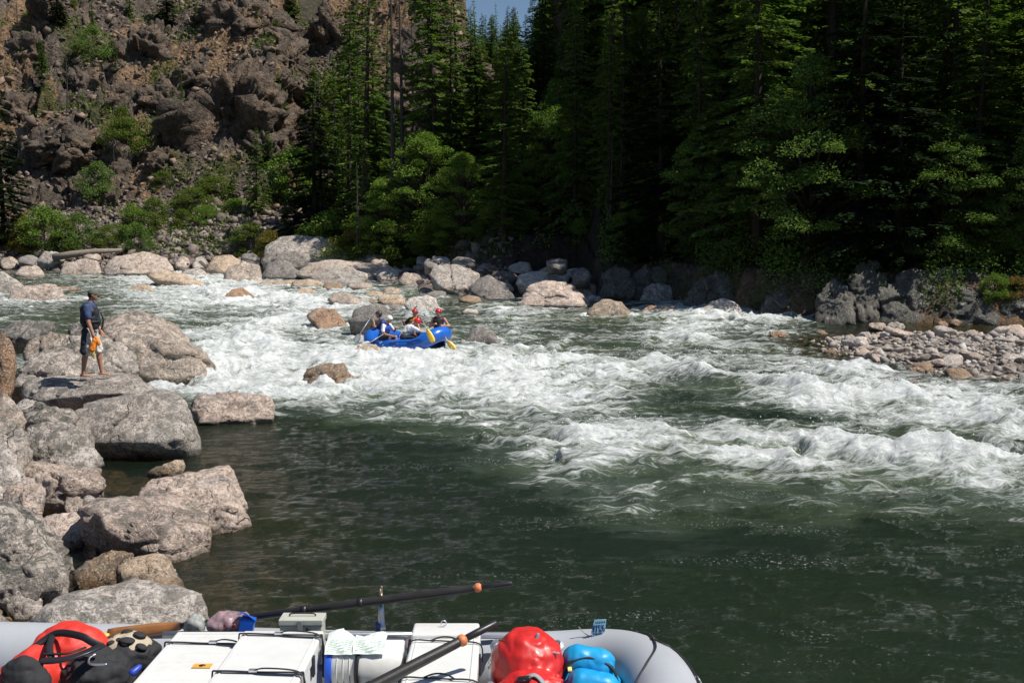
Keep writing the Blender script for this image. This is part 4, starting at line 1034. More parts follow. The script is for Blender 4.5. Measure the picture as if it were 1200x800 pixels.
def broadleaf(h, r, seed, mat, leaf=.16, clumps=46, per=230, base=.15, tall=False, bark=None, lean=0.0):
    g = np.random.default_rng(seed); mb = MB()
    mb.tube([Vector((lean * t * t * h, 0, h * t * .8)) for t in np.linspace(0, 1, 6)], [(.02 * h + .03) * (1 - t * .85) for t in np.linspace(0, 1, 6)], 7)
    C = []; D = []; L = []
    for k in range(clumps):
        t = base + (1 - base) * g.random() ** .85; env = math.sin(math.pi * min(1, (t * .9 + .12))) ** .6
        a = g.uniform(0, 6.28); rr = r * env * (g.uniform(.2, 1.15) if tall else g.uniform(.35, 1.0))
        c = np.array([lean * t * t * h + rr * math.cos(a), rr * math.sin(a), t * h * .95])
        s = r * (g.uniform(.10, .26) if tall else g.uniform(.16, .36))
        mb.tube([Vector((lean * (t * .6) ** 2 * h, 0, t * h * .6)), Vector(((c[0]) * .6, c[1] * .6, t * h * .8)), Vector(c)], [.012 * h * .6, .01 * h * .4, .01], 4)
        n = int(per * g.uniform(.6, 1.3))
        u = unit(g.normal(size=(n, 3))) * (g.random((n, 1)) ** .4) * s * (1.25, 1.25, .75)
        u[:, 2] -= .25 * s * (u[:, 0] ** 2 + u[:, 1] ** 2) / s ** 2
        C.append(c + u); D.append(unit(u / s + g.normal(0, .7, (n, 3)) + (0, 0, -.2))); L.append(g.uniform(.6, 1.3, n) * leaf)
    C = np.concatenate(C); D = np.concatenate(D); L = np.concatenate(L)
    U = unit(np.cross(D, g.normal(size=D.shape)))
    V, Fc = quads(C, D, U, L, L * .62)
    tr = bpy.data.meshes.new('trunk'); tr.from_pydata(mb.v, [], mb.f); tr.materials.append(bark or M_BARK); tr.update()
    return tr, np_mesh('crown', V, Fc, [mat], smooth=False), h

def snag(h, seed, bark=None):
    g = np.random.default_rng(seed); mb = MB()
    mb.tube([Vector((.006 * h * math.sin(t * 5 + seed), .0, h * t)) for t in np.linspace(0, 1, 9)], [(.010 * h + .05) * (1 - t * .85) for t in np.linspace(0, 1, 9)], 7)
    for k in range(int(h * 4.5)):
        t = g.uniform(.2, .98); a = g.uniform(0, 6.28); l = g.uniform(.3, 1.5) * (1.1 - t)
        p = Vector((.006 * h * math.sin(t * 5 + seed), 0, h * t)); e = p + Vector((math.cos(a) * l, math.sin(a) * l, -l * g.uniform(-.1, .5)))
        mb.tube([p, (p + e) / 2 + Vector((0, 0, .08)), e], [.03, .018, .008], 3)
    tr = bpy.data.meshes.new('trunk'); tr.from_pydata(mb.v, [], mb.f); tr.materials.append(bark or M_SNAG); tr.update()
    return tr, None, h

FIRS = [conifer(24, [3.6, 3.2, 4.0, 3.1, 3.6][k], 101 + k, M_FIR, bare=[.02, .06, .02, .08, .03][k], dens=[1.5, 1.3, 1.5, 1.2, 1.4][k], ragged=[.12, .3, .18, .38, .22][k], droop=[.2, .3, .35, .25, .4][k]) for k in range(5)]
DARKS = [conifer(20, 3.3, 131 + k, M_DARK, bare=.05, dens=1.9, ragged=.22, droop=.35) for k in range(2)]
THIN = [conifer(22, 1.9, 151 + k, M_FIR, bare=.08, dens=.9, ragged=.35, droop=.3) for k in range(2)]
SMALLF = [conifer(9, 1.9, 161 + k, M_FIR, bare=.02, dens=1.3, ragged=.25) for k in range(2)]
BROADS = [broadleaf(13, 2.9, 171 + k, M_ALDER if k < 2 else M_LEAF, leaf=.13, clumps=130, per=270, base=.06, tall=True) for k in range(4)]
SHRUBS = [broadleaf(3.2, 1.7, 181 + k, [M_LEAF, M_BRUSH, M_BRUSH, M_YEL, M_RUSTL, M_ALDER][k], leaf=.11, clumps=34, per=240, base=.0) for k in range(6)]
SNAGS = [snag(24, 191), snag(18, 192), snag(9, 193)]

def plant(proto, name, x, y, h, label, cat='tree', group=None, rot=None, wide=1.0, sink=.25, z=None):
    tr, cr, h0 = proto; s = h / h0
    zz = (gz(x, y) if z is None else z) - sink
    root = thing(name, label, cat, (x, y, zz), (0, 0, rot if rot is not None else random.uniform(0, 6.28)), group)
    root.scale = (s * wide, s * wide, s)
    a = bpy.data.objects.new('trunk', tr); link(a, root)
    if cr is not None:
        b = bpy.data.objects.new('crown', cr); link(b, root)
    return root

def plant_px(proto, name, px, ytop, y, label, cat='tree', group=None, wide=1.0, xo=0, **kw):
    """stands at this bearing and distance; its height makes its top reach the row ytop"""
    x = (px - 600) / FPX * y; zt = at(px, ytop, y).z; g = gz(x, y); h = max(zt - g + .25, 1.2)
    if proto in BROADS: h = min(h, 13.5)
    return plant(proto, name, x, y, h, label, cat, group, wide=wide, **kw)

P = plant_px
# --- single trees of the rocky hillside
P(DARKS[0], 'fir_tree', 8, 85, 92, 'dark fir at the left picture edge, foot among the bushes', wide=1.3)
P(FIRS[3], 'fir_tree', -22, 40, 96, 'tall fir just cut by the left picture edge', wide=1.1)
P(DARKS[1], 'fir_tree', 80, -70, 122, 'slim black fir high on the hillside at the top left', wide=.9)
P(SNAGS[1], 'dead_tree', 34, -20, 124, 'bare pole trunk at the top left corner of the hillside')
P(THIN[1], 'fir_tree', 163, -60, 130, 'thin fir at the top of the hillside, left of the round dark one')
P(DARKS[0], 'fir_tree', 206, -30, 130, 'round dark fir hanging over the top edge above the crags', wide=1.5)
P(THIN[1], 'fir_tree', 131, 98, 112, 'small thin fir on the left crags')
P(THIN[0], 'fir_tree', 220, 78, 114, 'small see through fir on the middle crags')
P(SNAGS[2], 'dead_tree', 139, 160, 104, 'little dead trunk below the small fir on the left crags')
P(SNAGS[2], 'dead_tree', 88, 60, 112, 'leaning dead trunk under the slim black fir', rot=1.0)
P(SMALLF[0], 'fir_tree', 308, 42, 124, 'small fir high on the right part of the crags')
P(SMALLF[1], 'fir_tree', 372, 70, 116, 'small yellow green fir beside the gully')
P(FIRS[2], 'fir_tree', 303, 148, 95, 'bushy fir left of the black broken topped fir', wide=1.2)
P(DARKS[1], 'fir_tree', 370, 92, 88, 'black broad fir with a bare pole top before the crags', wide=1.35)
P(SNAGS[0], 'dead_tree', 378, 82, 88.6, 'bare pole rising from the black broad fir')
P(SMALLF[0], 'fir_tree', 338, 225, 89, 'low fir at the foot of the black broad one', wide=1.1)
P(THIN[0], 'fir_tree', 430, -35, 84, 'tall ragged fir at the left end of the forest', wide=1.5)
P(THIN[1], 'fir_tree', 411, 10, 90, 'grey thin fir behind the tall ragged one', wide=1.3)
P(SNAGS[0], 'dead_tree', 462, -40, 79, 'tallest black dead trunk with stubs, left of a pair')
P(SNAGS[0], 'dead_tree', 472, -30, 80, 'tallest black dead trunk with stubs, right of a pair', rot=2.2)
P(SNAGS[1], 'dead_tree', 505, -20, 96, 'slim leaning dead trunk before the pale cliff', rot=.5)
P(SNAGS[1], 'dead_tree', 486, 10, 100, 'grey dead trunk behind the black pair')
P(SNAGS[1], 'dead_tree', 492, 60, 98, 'short dead trunk before the pale cliff')
P(FIRS[0], 'fir_tree', 538, -55, 84, 'tall dark fir left of the patch of sky', wide=1.1)
P(FIRS[1], 'fir_tree', 583, 3, 104, 'pointed fir standing before the patch of sky', wide=.55)
P(FIRS[4], 'fir_tree', 636, -60, 82, 'tall dark fir right of the patch of sky', wide=.95)
P(FIRS[2], 'fir_tree', 622, -8, 96, 'narrow fir at the right edge of the patch of sky', wide=.9)
P(FIRS[1], 'fir_tree', 558, -3, 100, 'narrow fir at the left edge of the patch of sky', wide=.8)
P(FIRS[0], 'fir_tree', 602, 24, 90, 'lower fir right below the patch of sky')
P(FIRS[3], 'fir_tree', 562, 42, 88, 'lower fir left below the patch of sky')
P(FIRS[2], 'fir_tree', 522, 110, 78, 'mid sized fir among the broadleaf bushes')
P(SNAGS[2], 'dead_tree', 420, 190, 76, 'bleached dead trunk low at the forest end')
P(SNAGS[2], 'dead_tree', 715, 160, 62, 'slim pale dead trunk, left of a pair in the forest gloom')
P(SNAGS[2], 'dead_tree', 727, 170, 62.5, 'slim pale dead trunk, right of a pair in the forest gloom')
# broadleaf trees
for (px, yt, y, k, w, lab) in [
    (500, 150, 76, 2, 1.6, 'bright broadleaf tree under the black dead trunks'), (543, 175, 72, 3, 1.5, 'light green broadleaf tree near the low grey shelf'),
    (450, 205, 77, 3, 1.3, 'broadleaf tree at the forest end above the dark boulder'), (650, 120, 72, 3, 1.6, 'yellow green broadleaf tree in the middle of the forest'),
    (692, 130, 69, 2, 1.5, 'broadleaf tree right of the yellow green one'), (604, 195, 69, 2, 1.4, 'dull green broadleaf tree above the far boulders'),
    (762, 180, 61, 2, 1.3, 'leafy tree leaning out beside the orange bush'), (735, 235, 60, 3, 1.2, 'low light green tree right above the orange bush'),
    (880, 110, 58, 2, 1.2, 'tall leafy tree with lit branches left of the black gap'), (915, 10, 63, 2, 1.2, 'leafy crown high up left of the black gap'),
    (1060, 150, 54, 3, 1.4, 'leafy tree with a lit bough right of the black gap'), (1110, 40, 58, 0, 1.5, 'large spreading tree at the right, above the bluff'),
    (1170, -20, 57, 3, 1.5, 'bright leafed tree in the top right corner'), (1150, 200, 47, 2, 1.5, 'leafy tree hanging over the right end of the bluff'),
    (1195, 245, 45.5, 3, 1.3, 'leafy bushy tree at the right picture edge over the bluff'), (1080, 235, 48, 0, 1.5, 'dark leafy tree on top of the bluff'),
    (830, 180, 58, 1, 1.1, 'dark leafy tree behind the lone pale boulder'), (935, 200, 52, 0, 1.3, 'shadowy leafy tree in the black gap')]:
    P(BROADS[k], 'broadleaf_tree', px, yt, y, lab, wide=w)
# bushes
for (px, yt, y, k, w, lab) in [
    (120, 190, 103, 5, 1.0, 'round dark green bush on the left crags'), (225, 218, 98, 1, 1.6, 'bright green bush left of the gully thicket'), (250, 205, 101, 1, 1.8, 'yellow green bush in the middle of the gully thicket'),
    (280, 232, 97, 0, 1.6, 'green bush at the right end of the gully thicket'), (215, 245, 94, 2, 1.4, 'low bush at the foot of the gully thicket'), (245, 240, 94, 0, 1.5, 'leafy bush in front of the gully thicket'), (205, 185, 106, 3, 1.4, 'yellowish bush at the top of the gully thicket'),
    (195, 200, 103, 2, 1.3, 'small bush left of the yellowish one in the gully'), (30, 252, 92, 3, 1.0, 'yellow bush on the scree at the far left'), (55, 240, 91, 0, 1.0, 'green bush right of the yellow one on the scree'),
    (78, 258, 90, 2, 1.0, 'small round bush on the scree'), (95, 250, 91, 5, 1.0, 'dark bush on the scree'), (125, 262, 90, 1, .9, 'light bush on the scree right of the dark one'), (158, 238, 92, 0, .9, 'tall bush on the scree'),
    (185, 232, 93, 2, 1.0, 'bush with yellow top right of the tall one on the scree'), (165, 262, 89, 5, .9, 'dark low bush above the talus'), (295, 262, 86, 2, 1.4, 'bright bush right at the talus edge'), (318, 270, 84, 3, 1.2, 'yellow bush left of the biggest far boulder'),
    (415, 265, 79, 3, 1.1, 'yellow bush behind the biggest far boulder'), (435, 250, 78, 1, 1.4, 'light bush above the low shelf'), (395, 245, 84, 0, 1.4, 'green bush right of the black broad fir'), (480, 262, 76, 2, 1.5, 'light green bush at the forest edge'),
    (515, 262, 74, 1, 1.5, 'light bush beside the dark boulder of the forest edge'), (560, 262, 71, 0, 1.3, 'bush above the broad back slab'), (600, 268, 70, 5, 1.3, 'dark bush above the back slab'), (640, 270, 69, 2, 1.2, 'bright leafed bush over the bank'),
    (680, 255, 66, 0, 1.3, 'green bush left of the reddish cut bank'), (725, 262, 62, 1, 1.3, 'light green bush on the reddish cut bank'), (752, 298, 58.5, 4, .8, 'orange brown bush hanging on the cut bank'), (770, 300, 59, 5, 1.1, 'dark bush right of the orange one'),
    (900, 275, 55, 5, 1.5, 'dark bush left of the bluff'), (1010, 278, 47, 2, 1.2, 'mossy green bush on the tallest buttress'), (1105, 285, 47, 4, 1.2, 'brown brush on top of the broad buttress'), (1150, 275, 47, 0, 1.4, 'green bush above the broad buttress'), (1192, 325, 43.5, 4, 1.3, 'rusty bush at the right end of the bluff'), (1165, 320, 43.5, 0, 1.0, 'green sprays hanging on the right end of the bluff'),
    (45, 15, 124, 0, 1.2, 'bush high up at the top left'), (120, 30, 122, 5, 1.0, 'small dark bush below the top edge'), (330, 25, 126, 2, 1.0, 'yellow green tuft high on the right crags'), (155, 135, 108, 1, 1.2, 'bright bush on the ledge of the left crags'), (150, 125, 110, 2, 1.0, 'second bright bush higher on the same ledge'),
    (395, 90, 112, 2, 1.1, 'light bush near the top of the gully'), (350, 170, 100, 0, 1.0, 'bush at the foot of the right crags'), (100, 0, 128, 2, 1.0, 'light bush at the top edge left of the crags')]:
    P(SHRUBS[k], 'bush', px, yt, y, lab, cat='bush', wide=w)
# --- the forest: every tree is one
nf = 0; spots = []
for y in np.arange(52, 118, 3.4):
    for x in np.arange(-14, 78, 3.4):
        xx = x + random.uniform(-1.4, 1.4); yy = y + random.uniform(-1.4, 1.4)
        s = yy - float(yshore(xx)); px = 600 + FPX * xx / yy
        if s < 3.5 or xx / yy > .80 or (s < 13 and px < 690) or (px > 1215 and random.random() < .75) or (yy > 96 and random.random() < .45): continue
        if px < 505 and yy < 200: continue
        if px < 560 and yy > 84: continue
        if random.random() < .10 + max(0, (yy - 80) / 90): continue
        spots.append((xx, yy, s, px))
for (xx, yy, s, px) in spots:
    h = random.uniform(15, 27) * (.75 if s < 8 else 1)
    g = gz(xx, yy)
    if 545 < px < 628:                                          # keep the notch of sky open
        lim = H_CAM + (HOR - 18) / FPX * yy; h = min(h, max(lim - g - random.uniform(0, 3), 3))
    elif 622 <= px < 700: h = min(h, max(H_CAM + (HOR + 30) / FPX * yy - g, 6))
    zone = 'left part' if px < 760 else ('dark middle part' if px < 1000 else 'right part')
    r_ = random.random(); pr = FIRS[random.randrange(5)] if r_ < .74 else (DARKS[random.randrange(2)] if r_ < .86 else (THIN[random.randrange(2)] if r_ < .93 else BROADS[random.randrange(2)]))
    if pr in BROADS: h = min(h * .55, 12); nm = 'broadleaf_tree'; lb = 'leafy tree mixed into the %s of the far bank forest' % zone
    else: nm = 'fir_tree'; lb = 'plain fir, one of many in the %s of the far bank forest' % zone
    plant(pr, nm, xx, yy, h, lb, group='forest trees on the far bank, ' + zone, wide=random.uniform(.85, 1.25) * (1.25 if h < 16 else 1)); nf += 1
for k in range(26):
    yy = random.uniform(128, 205); xx = yy * random.uniform(-.058, .05); g = gz(xx, yy); lim = H_CAM + (HOR - random.uniform(12, 40)) / FPX * yy
    plant(FIRS[k % 5], 'fir_tree', xx, yy, min(max(lim - g, 4), 24), 'distant fir in the gap below the patch of sky', group='distant firs in the gap below the sky', wide=1.3)
# forest outside the frame to the right, which shades the bank
for k in range(14):
    xx = random.uniform(22, 62); yy = float(yshore(xx)) + random.uniform(3, 26)
    if 600 + FPX * xx / yy < 1240: continue
    plant(FIRS[k % 5], 'fir_tree', xx, yy, random.uniform(20, 28), 'plain fir, one of many in the right part of the far bank forest', group='forest trees on the far bank, right part', wide=1.2)
# trees crowding the very edge of the bank, which keep the bluff in shade
for k, x in enumerate(np.arange(8.5, 33, 1.9)):
    yy = float(yshore(x)) + random.uniform(2.6, 5.5)
    lb = 'bank edge tree leaning over the dark right shore'
    pr = [DARKS[0], BROADS[0], FIRS[2], BROADS[1], DARKS[1]][k % 5]
    hh = random.uniform(7, 11) if pr in BROADS else random.uniform(13, 20)
    plant(pr, 'broadleaf_tree' if pr in BROADS else 'fir_tree', x, yy, hh, lb, group='trees crowding the edge of the dark right bank', wide=random.uniform(1.1, 1.5))
# the thin end of the forest on the left of the gap
for k, (px, yt, y) in enumerate([(396, 60, 98), (404, 130, 92), (418, -20, 101), (425, 60, 88), (440, 30, 94), (446, 110, 86), (455, 20, 104), (470, 120, 92), (482, 150, 86), (498, 160, 92), (515, 150, 98), (528, 60, 110), (388, 170, 88), (432, 160, 82), (552, 4, 96), (400, 215, 83)]):
    plant_px(FIRS[k % 5] if k % 3 else THIN[k % 2], 'fir_tree', px, yt, y, 'fir in the thin end of the forest between the talus and the dead trunks', group='firs at the thin left end of the forest', wide=1.15)
for k in range(16):
    px = [25, 60, 100, 145, 175, 240, 262, 285, 330, 350, 385, 15, 196, 318, 120, 228][k]; y = [130, 118, 135, 120, 138, 128, 142, 136, 112, 132, 124, 108, 108, 104, 126, 120][k]
    hh = random.uniform(3, 7); plant((SMALLF + THIN)[k % 4], 'fir_tree', (px - 600) / FPX * y, y, hh, 'stunted little fir scattered on the rocky hillside', group='stunted firs on the rocky hillside', wide=1.2)
# undergrowth along the forest foot
n = 170000; x = rng.uniform(-12, 40, n); y = yshore(x) + rng.uniform(-.2, 12, n); m = (fbm2(x * .5, y * .5, 97, 3) > -.1) & (x / y > -.13) & ((x / y < .28) | (y > yshore(x) + .6)) & ((x / y > .085) | (y > yshore(x) + 11.5)); x, y = x[m], y[m]; z = ground(x, y)[0]
n = len(x); C = np.stack([x, y, z + rng.random(n) ** 1.5 * 1.3], 1); D = unit(rng.normal(size=(n, 3)) + (0, 0, .4)); U = unit(np.cross(D, rng.normal(size=(n, 3)))); L = rng.uniform(.07, .18, n)
V, Fc = quads(C, D, U, L, L * .6)
o = bpy.data.objects.new('undergrowth', np_mesh('undergrowth', V, Fc, [M_ALDER], smooth=False)); link(o); tag(o, 'low leafy undergrowth along the foot of the forest', 'undergrowth', kind='stuff')
# grass and low brush on the rocky hillside
n = 260000; x = rng.uniform(-85, 5, n); y = rng.uniform(86, 150, n)
dn = fbm2(x * .16 + 8, y * .2, 90, 4); gly = np.exp(-(((x / y) + .315) / .05) ** 2) * sstep(112, 96, y) * .55
m = (dn * sstep(8, 18, y - yshore(x)) + gly + .25 * rng.normal(size=n) > .45) & (x / y < -.02); x, y = x[m], y[m]; z = ground(x, y)[0]; n = len(x)
C = np.stack([x, y, z + rng.random(n) ** 2 * .8], 1); D = unit(rng.normal(size=(n, 3)) * (1, 1, .7) + (0, 0, .8)); U = unit(np.cross(D, rng.normal(size=(n, 3)))); L = rng.uniform(.15, .4, n)
V, Fc = quads(C, D, U, L, L * .5)
o = bpy.data.objects.new('hillside_brush', np_mesh('hillside_brush', V, Fc, [M_BRUSH], smooth=False)); link(o); tag(o, 'thin green brush and grass in patches on the rocky hillside', 'brush', kind='stuff')
# ------------------------------------------------------------------ the grey raft and its load
Z = at_z
M_GREY = plain('grey_hypalon', (.40, .42, .45), .42, var=.06, scale=3, bump=.05, dirt=((.30, .29, .27, 1), .35))
M_BLACK = plain('black_webbing', (.015, .015, .017), .6, bump=.3)
M_BLACKR = plain('black_rubber', (.02, .02, .022), .38, bump=.1)
M_ALU = plain('aluminium', (.62, .63, .65), .32, metal=.85, var=.05, bump=.05)
M_WHITE = plain('white_plastic', (.66, .66, .64), .45, var=.05, scale=4, bump=.12, dirt=((.45, .41, .34, 1), .6))
M_STEEL = plain('brass', (.45, .36, .24), .35, metal=.8)
M_REDST = plain('red_webbing', (.42, .02, .015), .6, bump=.3)

raft = thing('inflatable_raft', 'big grey inflatable raft loaded with coolers and dry bags, moored at the bottom', 'raft', (-1.5, 6.9, 0))
inv = Matrix.Translation((1.5, -6.9, 0))
path = [(-7.2, 8.15, .34), (-6.2, 8.12, .30), (-5.2, 8.06, .28), (-4.2, 8.0, .27), (-3.2, 7.95, .27), (-2.2, 7.88, .27), (-1.2, 7.8, .27), (-.3, 7.72, .29), (.35, 7.64, .33), (.75, 7.56, .38), (1.02, 7.40, .43), (1.19, 7.12, .47), (1.25, 6.75, .49), (1.24, 6.4, .49), (1.16, 6.1, .47), (.98, 5.87, .43), (.68, 5.74, .38), (.2, 5.68, .32), (-.8, 5.66, .28), (-2.2, 5.72, .27), (-3.6, 5.8, .27), (-5.2, 5.9, .28), (-6.4, 6.0, .31), (-7.3, 6.2, .34), (-7.9, 6.6, .38), (-8.0, 7.1, .38), (-7.75, 7.75, .37)]
def loop_spline(P, k=4):
    P = [Vector(p) for p in P]; n = len(P); out = []
    for i in range(n):
        a, b, c, d = P[i - 1], P[i], P[(i + 1) % n], P[(i + 2) % n]
        for j in range(k):
            t = j / k; out.append(.5 * ((2 * b) + (c - a) * t + (2 * a - 5 * b + 4 * c - d) * t * t + (3 * b - a - 3 * c + d) * t ** 3))
    return out
def spline(P, k=6):
    P = [Vector(p) for p in P]; P = [P[0]] + P + [P[-1]]; out = []
    for i in range(1, len(P) - 2):
        a, b, c, d = P[i - 1:i + 3]
        for j in range(k):
            t = j / k; out.append(.5 * ((2 * b) + (c - a) * t + (2 * a - 5 * b + 4 * c - d) * t * t + (3 * b - a - 3 * c + d) * t ** 3))
    return out + [P[-2]]
path = [Vector((p[0] * .85 if p[0] > 0 else p[0], p[1], p[2])) for p in path]
sp = loop_spline(path)
TR = .265
mb = MB(); mb.tube(sp, TR, 40, closed=True); mb.build('tube', M_GREY, raft, xf=inv)
mb = MB()                                                    # floor
fl = [Vector((p.x, p.y, .10)) for p in path]; c = Vector((-3.4, 6.9, .07))
mb.add(fl + [c], [(i, (i + 1) % len(fl), len(fl)) for i in range(len(fl))]); mb.build('floor', M_GREY, raft, xf=inv)
far = [p for p in sp if p.y > 7.2 and p.x < 1.1]
far = sorted([p for p in sp if p.y > 7.3], key=lambda p: p.x)
for k, dz in ((0, .0),):                                     # rubbing strake and seams on the outer side
    mb = MB()
    ring = []
    for i, p in enumerate(sp):
        t = (sp[(i + 1) % len(sp)] - sp[i - 1]).normalized(); o = Vector((0, 0, 1)).cross(t).normalized()
        ring.append(p + o * TR * .80 + Vector((0, 0, TR * .62)))
    mb.tube(ring, .016, 8, closed=True); mb.build('black_edge_rope', M_BLACKR, raft, xf=inv)
def over_tube(s, a0, a1, lift=.006, n=14):
    """points wrapped over the tube across its axis at spline index s"""
    p = sp[s % len(sp)]; t = (sp[(s + 1) % len(sp)] - sp[(s - 1) % len(sp)]).normalized(); o = Vector((0, 0, 1)).cross(t).normalized(); u = t.cross(o).normalized()
    if u.z < 0: u = -u
    return [p + (o * math.sin(R(a)) + u * math.cos(R(a))) * (TR + lift) for a in np.linspace(a0, a1, n)]
bow = [i for i, p in enumerate(sp) if abs(p.x - 1.1) < .16 and p.y > 7.15][:1] or [40]
b0 = bow[0]
def tube_pt(s, a, lift=.006): return over_tube(s, a, a, lift, 1)[0]
sgn = 1 if tube_pt(b0, 60).y > sp[b0 % len(sp)].y or tube_pt(b0, 60).x > sp[b0 % len(sp)].x else -1
mb = MB(); mb.tube(spline([tube_pt(b0 - 4, sgn * 62), tube_pt(b0 - 2, sgn * 40), tube_pt(b0, sgn * 26, .01), tube_pt(b0 + 2, sgn * 10, .012)]), .016, 8); mb.build('handle_strap', M_BLACK, raft, xf=inv)
mb = MB(); mb.tube(spline([tube_pt(b0 + 2, sgn * 10, .012), tube_pt(b0 + 4, -sgn * 2, .012), tube_pt(b0 + 6, -sgn * 25), tube_pt(b0 + 8, -sgn * 60), tube_pt(b0 + 9, -sgn * 95)]), .008, 6)
mb.tube([tube_pt(b0 + 2, sgn * 10, .012), tube_pt(b0 + 3, sgn * 30, .012)], .006, 6); mb.build('bow_line', M_BLACK, raft, xf=inv)
for s in (b0 + 1, b0 + 7, b0 - 9, b0 - 22, b0 - 36):         # valve and D-ring patches
    q = tube_pt(s, sgn * (60 if s > b0 - 5 else -35), .002); n = (q - sp[s % len(sp)]).normalized()
    M4 = Matrix.Translation(q) @ n.to_track_quat('Z', 'Y').to_matrix().to_4x4()
    mb = MB(); mb.tube([M4 @ Vector((0, 0, -.004)), M4 @ Vector((0, 0, .006))], [.055, .05], 20); pt = mb.build('patch', M_GREY, raft, xf=inv)
    mb = MB(); mb.tube([M4 @ Vector((.03 * math.cos(a), .03 * math.sin(a) + .015, .014)) for a in np.linspace(0, 6.28, 13)[:-1]], .004, 6, closed=True); r_ = mb.build('ring', M_ALU, pt, xf=inv)

# rowing frame
frame = thing('rowing_frame', 'silver aluminium pipe rowing frame strapped across the grey raft', 'frame', (-1, 7.4, .6))
fi = Matrix.Translation((1, -7.4, -.6))
def pipe(a, b, name='pipe', r=.026):
    m_ = MB(); m_.tube([a, b], r, 16); return m_.build(name, M_ALU, frame, xf=fi)
yA = Z(420, 737, .64); yB = Z(410, 779, .60)
pipe((-2.75, yA.y, .60), (.0, yA.y - .02, .60)); pipe((Z(348, 779, .58).x, yB.y, .58), (Z(486, 778, .58).x, yB.y, .58))
pipe(Z(358, 748, .58), Z(325, 830, .58), r=.028); pipe(Z(581, 752, .58), Z(573, 830, .58), r=.028); pipe(Z(478, 750, .56), Z(468, 795, .56), r=.026)
pipe(Z(480, 757, .55), Z(470, 757, .55), r=.03)
for (px, py) in ((356, 747), (347, 779), (581, 757), (577, 778), (479, 757)):   # clamps
    m_ = MB(); c = Z(px, py, .585); m_.ball(c, (.045, .045, .04), 14, 10); m_.tube([c + Vector((.02, -.02, .0)), c + Vector((.05, -.05, .04))], .008, 8); m_.build('clamp', M_ALU, frame, xf=fi)
c = Z(447, 737, .60)
m_ = MB(); m_.tube([c, c + Vector((0, 0, .03)), c + Vector((0, 0, .031)), c + Vector((0, 0, .11)), c + Vector((0, 0, .22))], [.034, .034, .028, .026, .018], 18); ol = m_.build('oar_tower', M_ALU, frame, xf=fi)
m_ = MB(); top = c + Vector((0, 0, .22)); m_.tube([top, top + Vector((0, 0, .04))], .009, 10)
m_.tube([top + Vector((.0, .045 * math.cos(a), .085 + .045 * math.sin(a))) for a in np.linspace(R(125), R(415), 16)], .008, 8); m_.build('oarlock', M_STEEL, ol, xf=fi)
m_ = MB(); m_.box((c.x - .045, c.y - .04, .58), (c.x - .005, c.y + .035, .66)); m_.build('blue_block', plain('blue_cap', (.03, .06, .22), .4), frame, bevel=.006, xf=fi)
LOCK = top + Vector((0, 0, .085))

def oar(name, grip, blade, label, rs=.034, blade_len=.62, ring=.86, r_grip=.02, show_blade=True):
    g = Vector(grip); b = Vector(blade); d = (b - g).normalized(); L = (b - g).length
    root = thing(name, label, 'oar', tuple((g + b) / 2)); inv_ = Matrix.Translation(-(g + b) / 2)
    m_ = MB(); s0 = g + d * .30; m_.tube([g + d * .29, g + d * .31, s0 + d * .4, s0 + d * .8, b], [rs * .8, rs * .86, rs, rs, rs * .72], 16); m_.build('shaft', plain('oar_shaft', (.028, .025, .024), .45, bump=.15, var=.2), root, xf=inv_)
    m_ = MB(); m_.tube([g, g + d * .01, g + d * .15, g + d * .29], [r_grip * .7, r_grip, r_grip * 1.05, r_grip * .95], 14); m_.build('grip', M_BLACKR, root, xf=inv_)
    m_ = MB(); q = g + d * .27; m_.tube([q - d * .028, q - d * .012, q + d * .012, q + d * .028], [r_grip * 1.05, rs * 1.05, rs * 1.05, rs * .8], 16); m_.build('orange_stop', plain('orange_rubber', (.62, .20, .08), .5), root, xf=inv_)
    for k in (.45, .62, .95):
        m_ = MB(); q = g + d * L * k; m_.tube([q - d * .02, q - d * .019, q + d * .019, q + d * .02], [rs * .9, rs * 1.12, rs * 1.12, rs * .9], 16); m_.build('sleeve', M_BLACKR, root, xf=inv_)
    if show_blade:
        side = d.cross(Vector((0, 0, 1))).normalized(); upv = side.cross(d)
        V = []; prof = [(0, .03), (.08, .04), (.2, .05), (.55, .055), (.62, .05)]
        for (t, w_) in prof:
            for (sa, sb) in ((-1, 0), (-.5, .55), (.5, .55), (1, 0), (.5, -.55), (-.5, -.55)): V.append(b + d * t + (side * .35 + upv * .94) * sa * w_ + (upv * -.35 + side * .94) * sb * .022)
        Fc = []
        for i in range(len(prof) - 1):
            for k in range(6): Fc.append((i * 6 + k, i * 6 + (k + 1) % 6, i * 6 + 6 + (k + 1) % 6, i * 6 + 6 + k))
        Fc += [tuple(range(6)), tuple(range((len(prof) - 1) * 6, len(prof) * 6))]
        m_ = MB(); m_.add(V, Fc); bl = m_.build('blade', plain('varnished_wood', (.34, .15, .05), .4, var=.3, scale=5, coat=.4), root, xf=inv_)
        m_ = MB(); e = b + d * .60; m_.tube([e, e + d * .03, e + d * .13, e + d * .16], [.03, .045, .042, .02], 12, flat=.6); m_.build('yellow_tip', plain('yellow_tape', (.75, .45, .06), .5), root, xf=inv_)
    return root
gA = at(600, 683, LOCK.y - .12); dirA = (LOCK - gA).normalized()
bl_end = Z(212, 733, .60)
oar('oar', gA, bl_end, 'long black oar with a wooden blade, resting in the raised oarlock')
gB = Z(582, 729, 1.12); eB = Z(438, 803, .88); eB2 = gB + (eB - gB) * 2.3
oar('oar', gB, eB2, 'nearer black oar slanting across the white dry box', rs=.038, show_blade=False, r_grip=.024)

